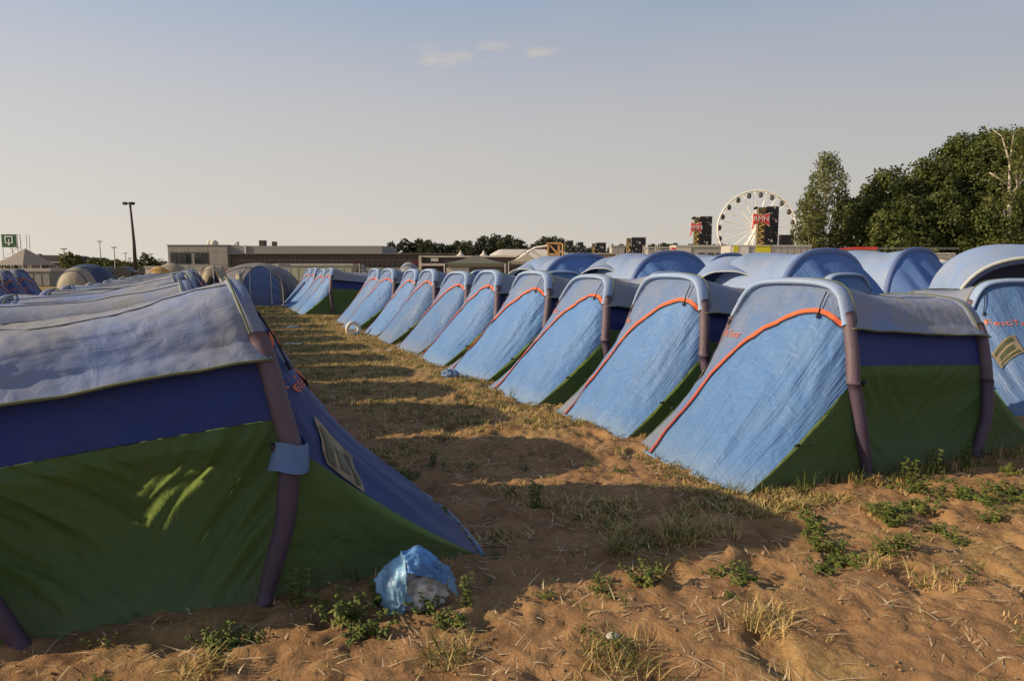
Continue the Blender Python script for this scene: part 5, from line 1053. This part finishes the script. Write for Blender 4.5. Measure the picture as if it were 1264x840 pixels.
# ------------------------------------------------------------------ trees
def leaf_cloud(blobs, per, size, seed, thin=.5):
    """leaf-sized faces spread through the shells of many uneven clumps"""
    q = np.random.default_rng(seed); V = []
    for (c, rad) in blobs:
        n = int(per * rad[0] * rad[2]); d = q.normal(size=(n, 3)); d /= np.linalg.norm(d, axis=1, keepdims=True)
        rr = q.uniform(thin, 1.06, n) ** .8; wob = np.array([1 + .48 * nn(Vector(x * 2.3) + Vector(c)) for x in d]); p = np.array(c) + d * (rr * wob)[:, None] * np.array(rad)
        nrm = d + q.normal(size=(n, 3)) * .9; nrm /= np.linalg.norm(nrm, axis=1, keepdims=True); t1 = np.cross(nrm, q.normal(size=(n, 3))); t1 /= np.linalg.norm(t1, axis=1, keepdims=True); t2 = np.cross(nrm, t1); s = (size * q.uniform(.5, 1.3, n))[:, None]
        V.append(np.stack([p - t1 * s, p + t2 * s * .6, p + t1 * s, p - t2 * s * .6], 1))
    V = np.concatenate(V).reshape(-1, 3); return V, np.arange(len(V)).reshape(-1, 4)
def tree(name, label, x, y, h, w, mat, bark, seed, per=60, size=.3, trunk=.3, low=.25, group=None, nb=26, trunk_h=None):
    q = random.Random(seed); T = thing(name, label, 'tree', (x, y, 0), 0, group); tr = MB(); H = h
    pts = [(0, 0, 0), (w * .01, 0, H * .25), (-w * .02, 0, H * .5), (w * .02, 0, H * .8)]; tr.tube(pts, [trunk, trunk * .8, trunk * .5, trunk * .15], 8)
    blobs = []
    for i in range(nb):
        f = (i + .5) / nb; z = H * (low + (1 - low) * f * .93); k = math.sin(math.pi * min(1, .18 + .80 * f)) ** .65; a = i * 2.4 + q.uniform(-.4, .4); R_ = w * .5 * k * q.uniform(.45, .85)
        c = (math.cos(a) * R_, math.sin(a) * R_ * .9, z); rad = w * q.uniform(.13, .22) * (.6 + .4 * k); blobs.append((c, (rad, rad, rad * q.uniform(.7, 1.0))))
        if i % 2 == 0: tr.tube([(0, 0, z * .6), (c[0] * .5, c[1] * .5, z * .82), c], [trunk * .35, trunk * .2, trunk * .06], 5)
    tr.build('trunk', bark, T, True); V, Fc = leaf_cloud(blobs, per, size, seed); np_mesh('crown', V, Fc, mat, T); return T
# oak mass on the right
GO = 'dark oaks at the right horizon'
for (px, pt, d, w, sd, l_) in ((1092, 208, 78, 8.5, 1, 'leftmost and lowest dark oak of the right-hand grove'), (1138, 196, 80, 9.0, 2, 'second dark oak from the left in the right-hand grove'), (1178, 166, 84, 11.5, 3, 'tall rounded dark oak in the middle of the grove'), (1218, 160, 80, 10.0, 4, 'tall dark oak behind the bare birch'), (1262, 160, 78, 10.5, 5, 'tallest dark oak cut by the right picture edge'),
                               (1115, 245, 72, 8.0, 6, 'low bushy oak filling the front of the grove, left'), (1165, 240, 72, 8.5, 7, 'low bushy oak filling the front of the grove, middle'), (1215, 255, 70, 7.5, 8, 'low bushy oak below the bare birch'), (1068, 225, 84, 5.5, 9, 'slim dark oak between the birch and the grove')):
    tree('oak_tree', l_, XX(px, d), d, Z(pt, d) * 1.0, w, C['oak'], C['bark'], sd, per=210, size=.20, trunk=.4, low=.08, group=GO, nb=44)
for (px, pt, d, w, sd, l_) in ((1016, 184, 76, 5.8, 21, 'tall feathery birch right of the ferris wheel'), (999, 228, 75, 3.6, 22, 'lower birch at the left side of the tall feathery one'), (1040, 232, 77, 3.4, 23, 'lower birch at the right side of the tall feathery one')):
    tree('birch_tree', l_, XX(px, d), d, Z(pt, d), w, C['birch'], C['birchbark'], sd, per=230, size=.14, trunk=.14, low=.06, nb=60)
# bare birch with white forked trunk
d = 68; T = thing('birch_tree', 'white forked birch with sparse leaves before the dark oaks', 'tree', (XX(1242, d), d, 0)); q = XX(1242, d)
def bp_(px, py): return (XX(px, d) - q, 0, Z(py, d))
tr = MB().tube([bp_(1242, 335), bp_(1243, 290), bp_(1242, 260), bp_(1240, 235), bp_(1238, 205), bp_(1240, 165)], [.26, .22, .19, .14, .09, .03], 8)
for br in ([(1243, 250), (1250, 230), (1256, 205), (1264, 178)], [(1243, 240), (1254, 226), (1268, 212)], [(1242, 285), (1237, 270), (1235, 258)], [(1240, 232), (1230, 224), (1214, 215)], [(1239, 205), (1233, 190), (1226, 172), (1216, 165)], [(1250, 232), (1246, 215), (1252, 195)]):
    tr.tube([bp_(*b) for b in br], [.13, .09, .06, .03][:len(br)], 6)
tr.build('trunk', C['birchbark'], T, True)
bl = []; qq = random.Random(5)
for i in range(120): bl.append(((XX(1242 + qq.gauss(0, 15), d) - q, qq.uniform(-1.5, 1.5), Z(qq.uniform(165, 300), d)), (qq.uniform(.4, .9),) * 3))
V, Fc = leaf_cloud(bl, 110, .12, 77, .1); np_mesh('crown', V, Fc, C['birch'], T)
# left horizon trees
for (px, pt, d, w, sd, l_, m_) in ((88, 312, 120, 4.6, 31, 'round light green tree behind the thin street lamp', 'birch'), (118, 319, 150, 4.5, 32, 'low green tree left of the tallest street lamp', 'birch'), (131, 320, 150, 4.5, 33, 'low green tree right of the tallest street lamp', 'birch'), (144, 320, 155, 4, 34, 'low green tree left of the floodlight mast', 'birch'), (154, 322, 150, 3.2, 35, 'smallest green tree touching the floodlight mast', 'birch'), (178, 311, 140, 3.2, 36, 'dark conical tree right of the floodlight mast', 'oak'), (188, 316, 140, 2.8, 37, 'smaller dark tree beside the conical one', 'oak')):
    tree('horizon_tree', l_, XX(px, d), d, Z(pt, d), w, C[m_], C['bark'], sd, per=260, size=.2, trunk=.15, low=.05, nb=16, group='small trees on the left horizon')
# tree line behind the halls
GT = 'trees of the dark tree line behind the white hall'
tl = [(484, 299, 3.9), (498, 295, 4.4), (514, 294, 5), (530, 297, 4.5), (546, 299, 4), (562, 296, 5), (580, 297, 5), (597, 291, 5.2), (614, 289, 5.6), (630, 290.5, 5.4), (645, 297, 4.2), (660, 300, 4), (672, 292.5, 5), (684, 290.5, 5), (694, 293, 4.6), (706, 302, 4), (722, 303, 3.8), (738, 303, 3.8), (756, 304, 3.4), (768, 301, 4), (782, 303, 3.6), (806, 301, 4), (822, 299, 4.5), (838, 299, 4.2), (852, 301, 4), (884, 302, 4), (900, 300, 4)]
side = ['leftmost', 'second', 'third', 'fourth', 'fifth', 'sixth', 'seventh', 'eighth', 'ninth', 'tenth', 'eleventh', 'twelfth', 'thirteenth', 'fourteenth', 'fifteenth', 'sixteenth', 'seventeenth', 'eighteenth', 'nineteenth', 'twentieth', 'twenty-first', 'twenty-second', 'twenty-third', 'twenty-fourth', 'twenty-fifth', 'twenty-sixth', 'rightmost']
for i, (px, pt, w) in enumerate(tl):
    d = 230; tree('distant_tree', '%s tree%s in the dark distant tree line' % (side[i], '' if i in (0, 26) else ' from the left'), XX(px, d), d + (i % 3) * 4, Z(pt, d), w * 2.3, C['far'], C['bark'], 60 + i, per=70, size=.42, trunk=.3, low=.04, nb=16, group=GT)
# a low far hedge line closing the horizon
HV = []
for i in range(260):
    d = 420; px = -150 + i * 6.2; HV.append(((XX(px, d), d + r.uniform(-4, 4), 1.6), (4.2, 3, r.uniform(2.2, 4.6))))
V, Fc = leaf_cloud(HV, 9, .7, 99, .5); tag(np_mesh('far_woodland', V, Fc, C['far']), 'low far woodland reading as one dark line along the horizon', 'woodland', kind='stuff')
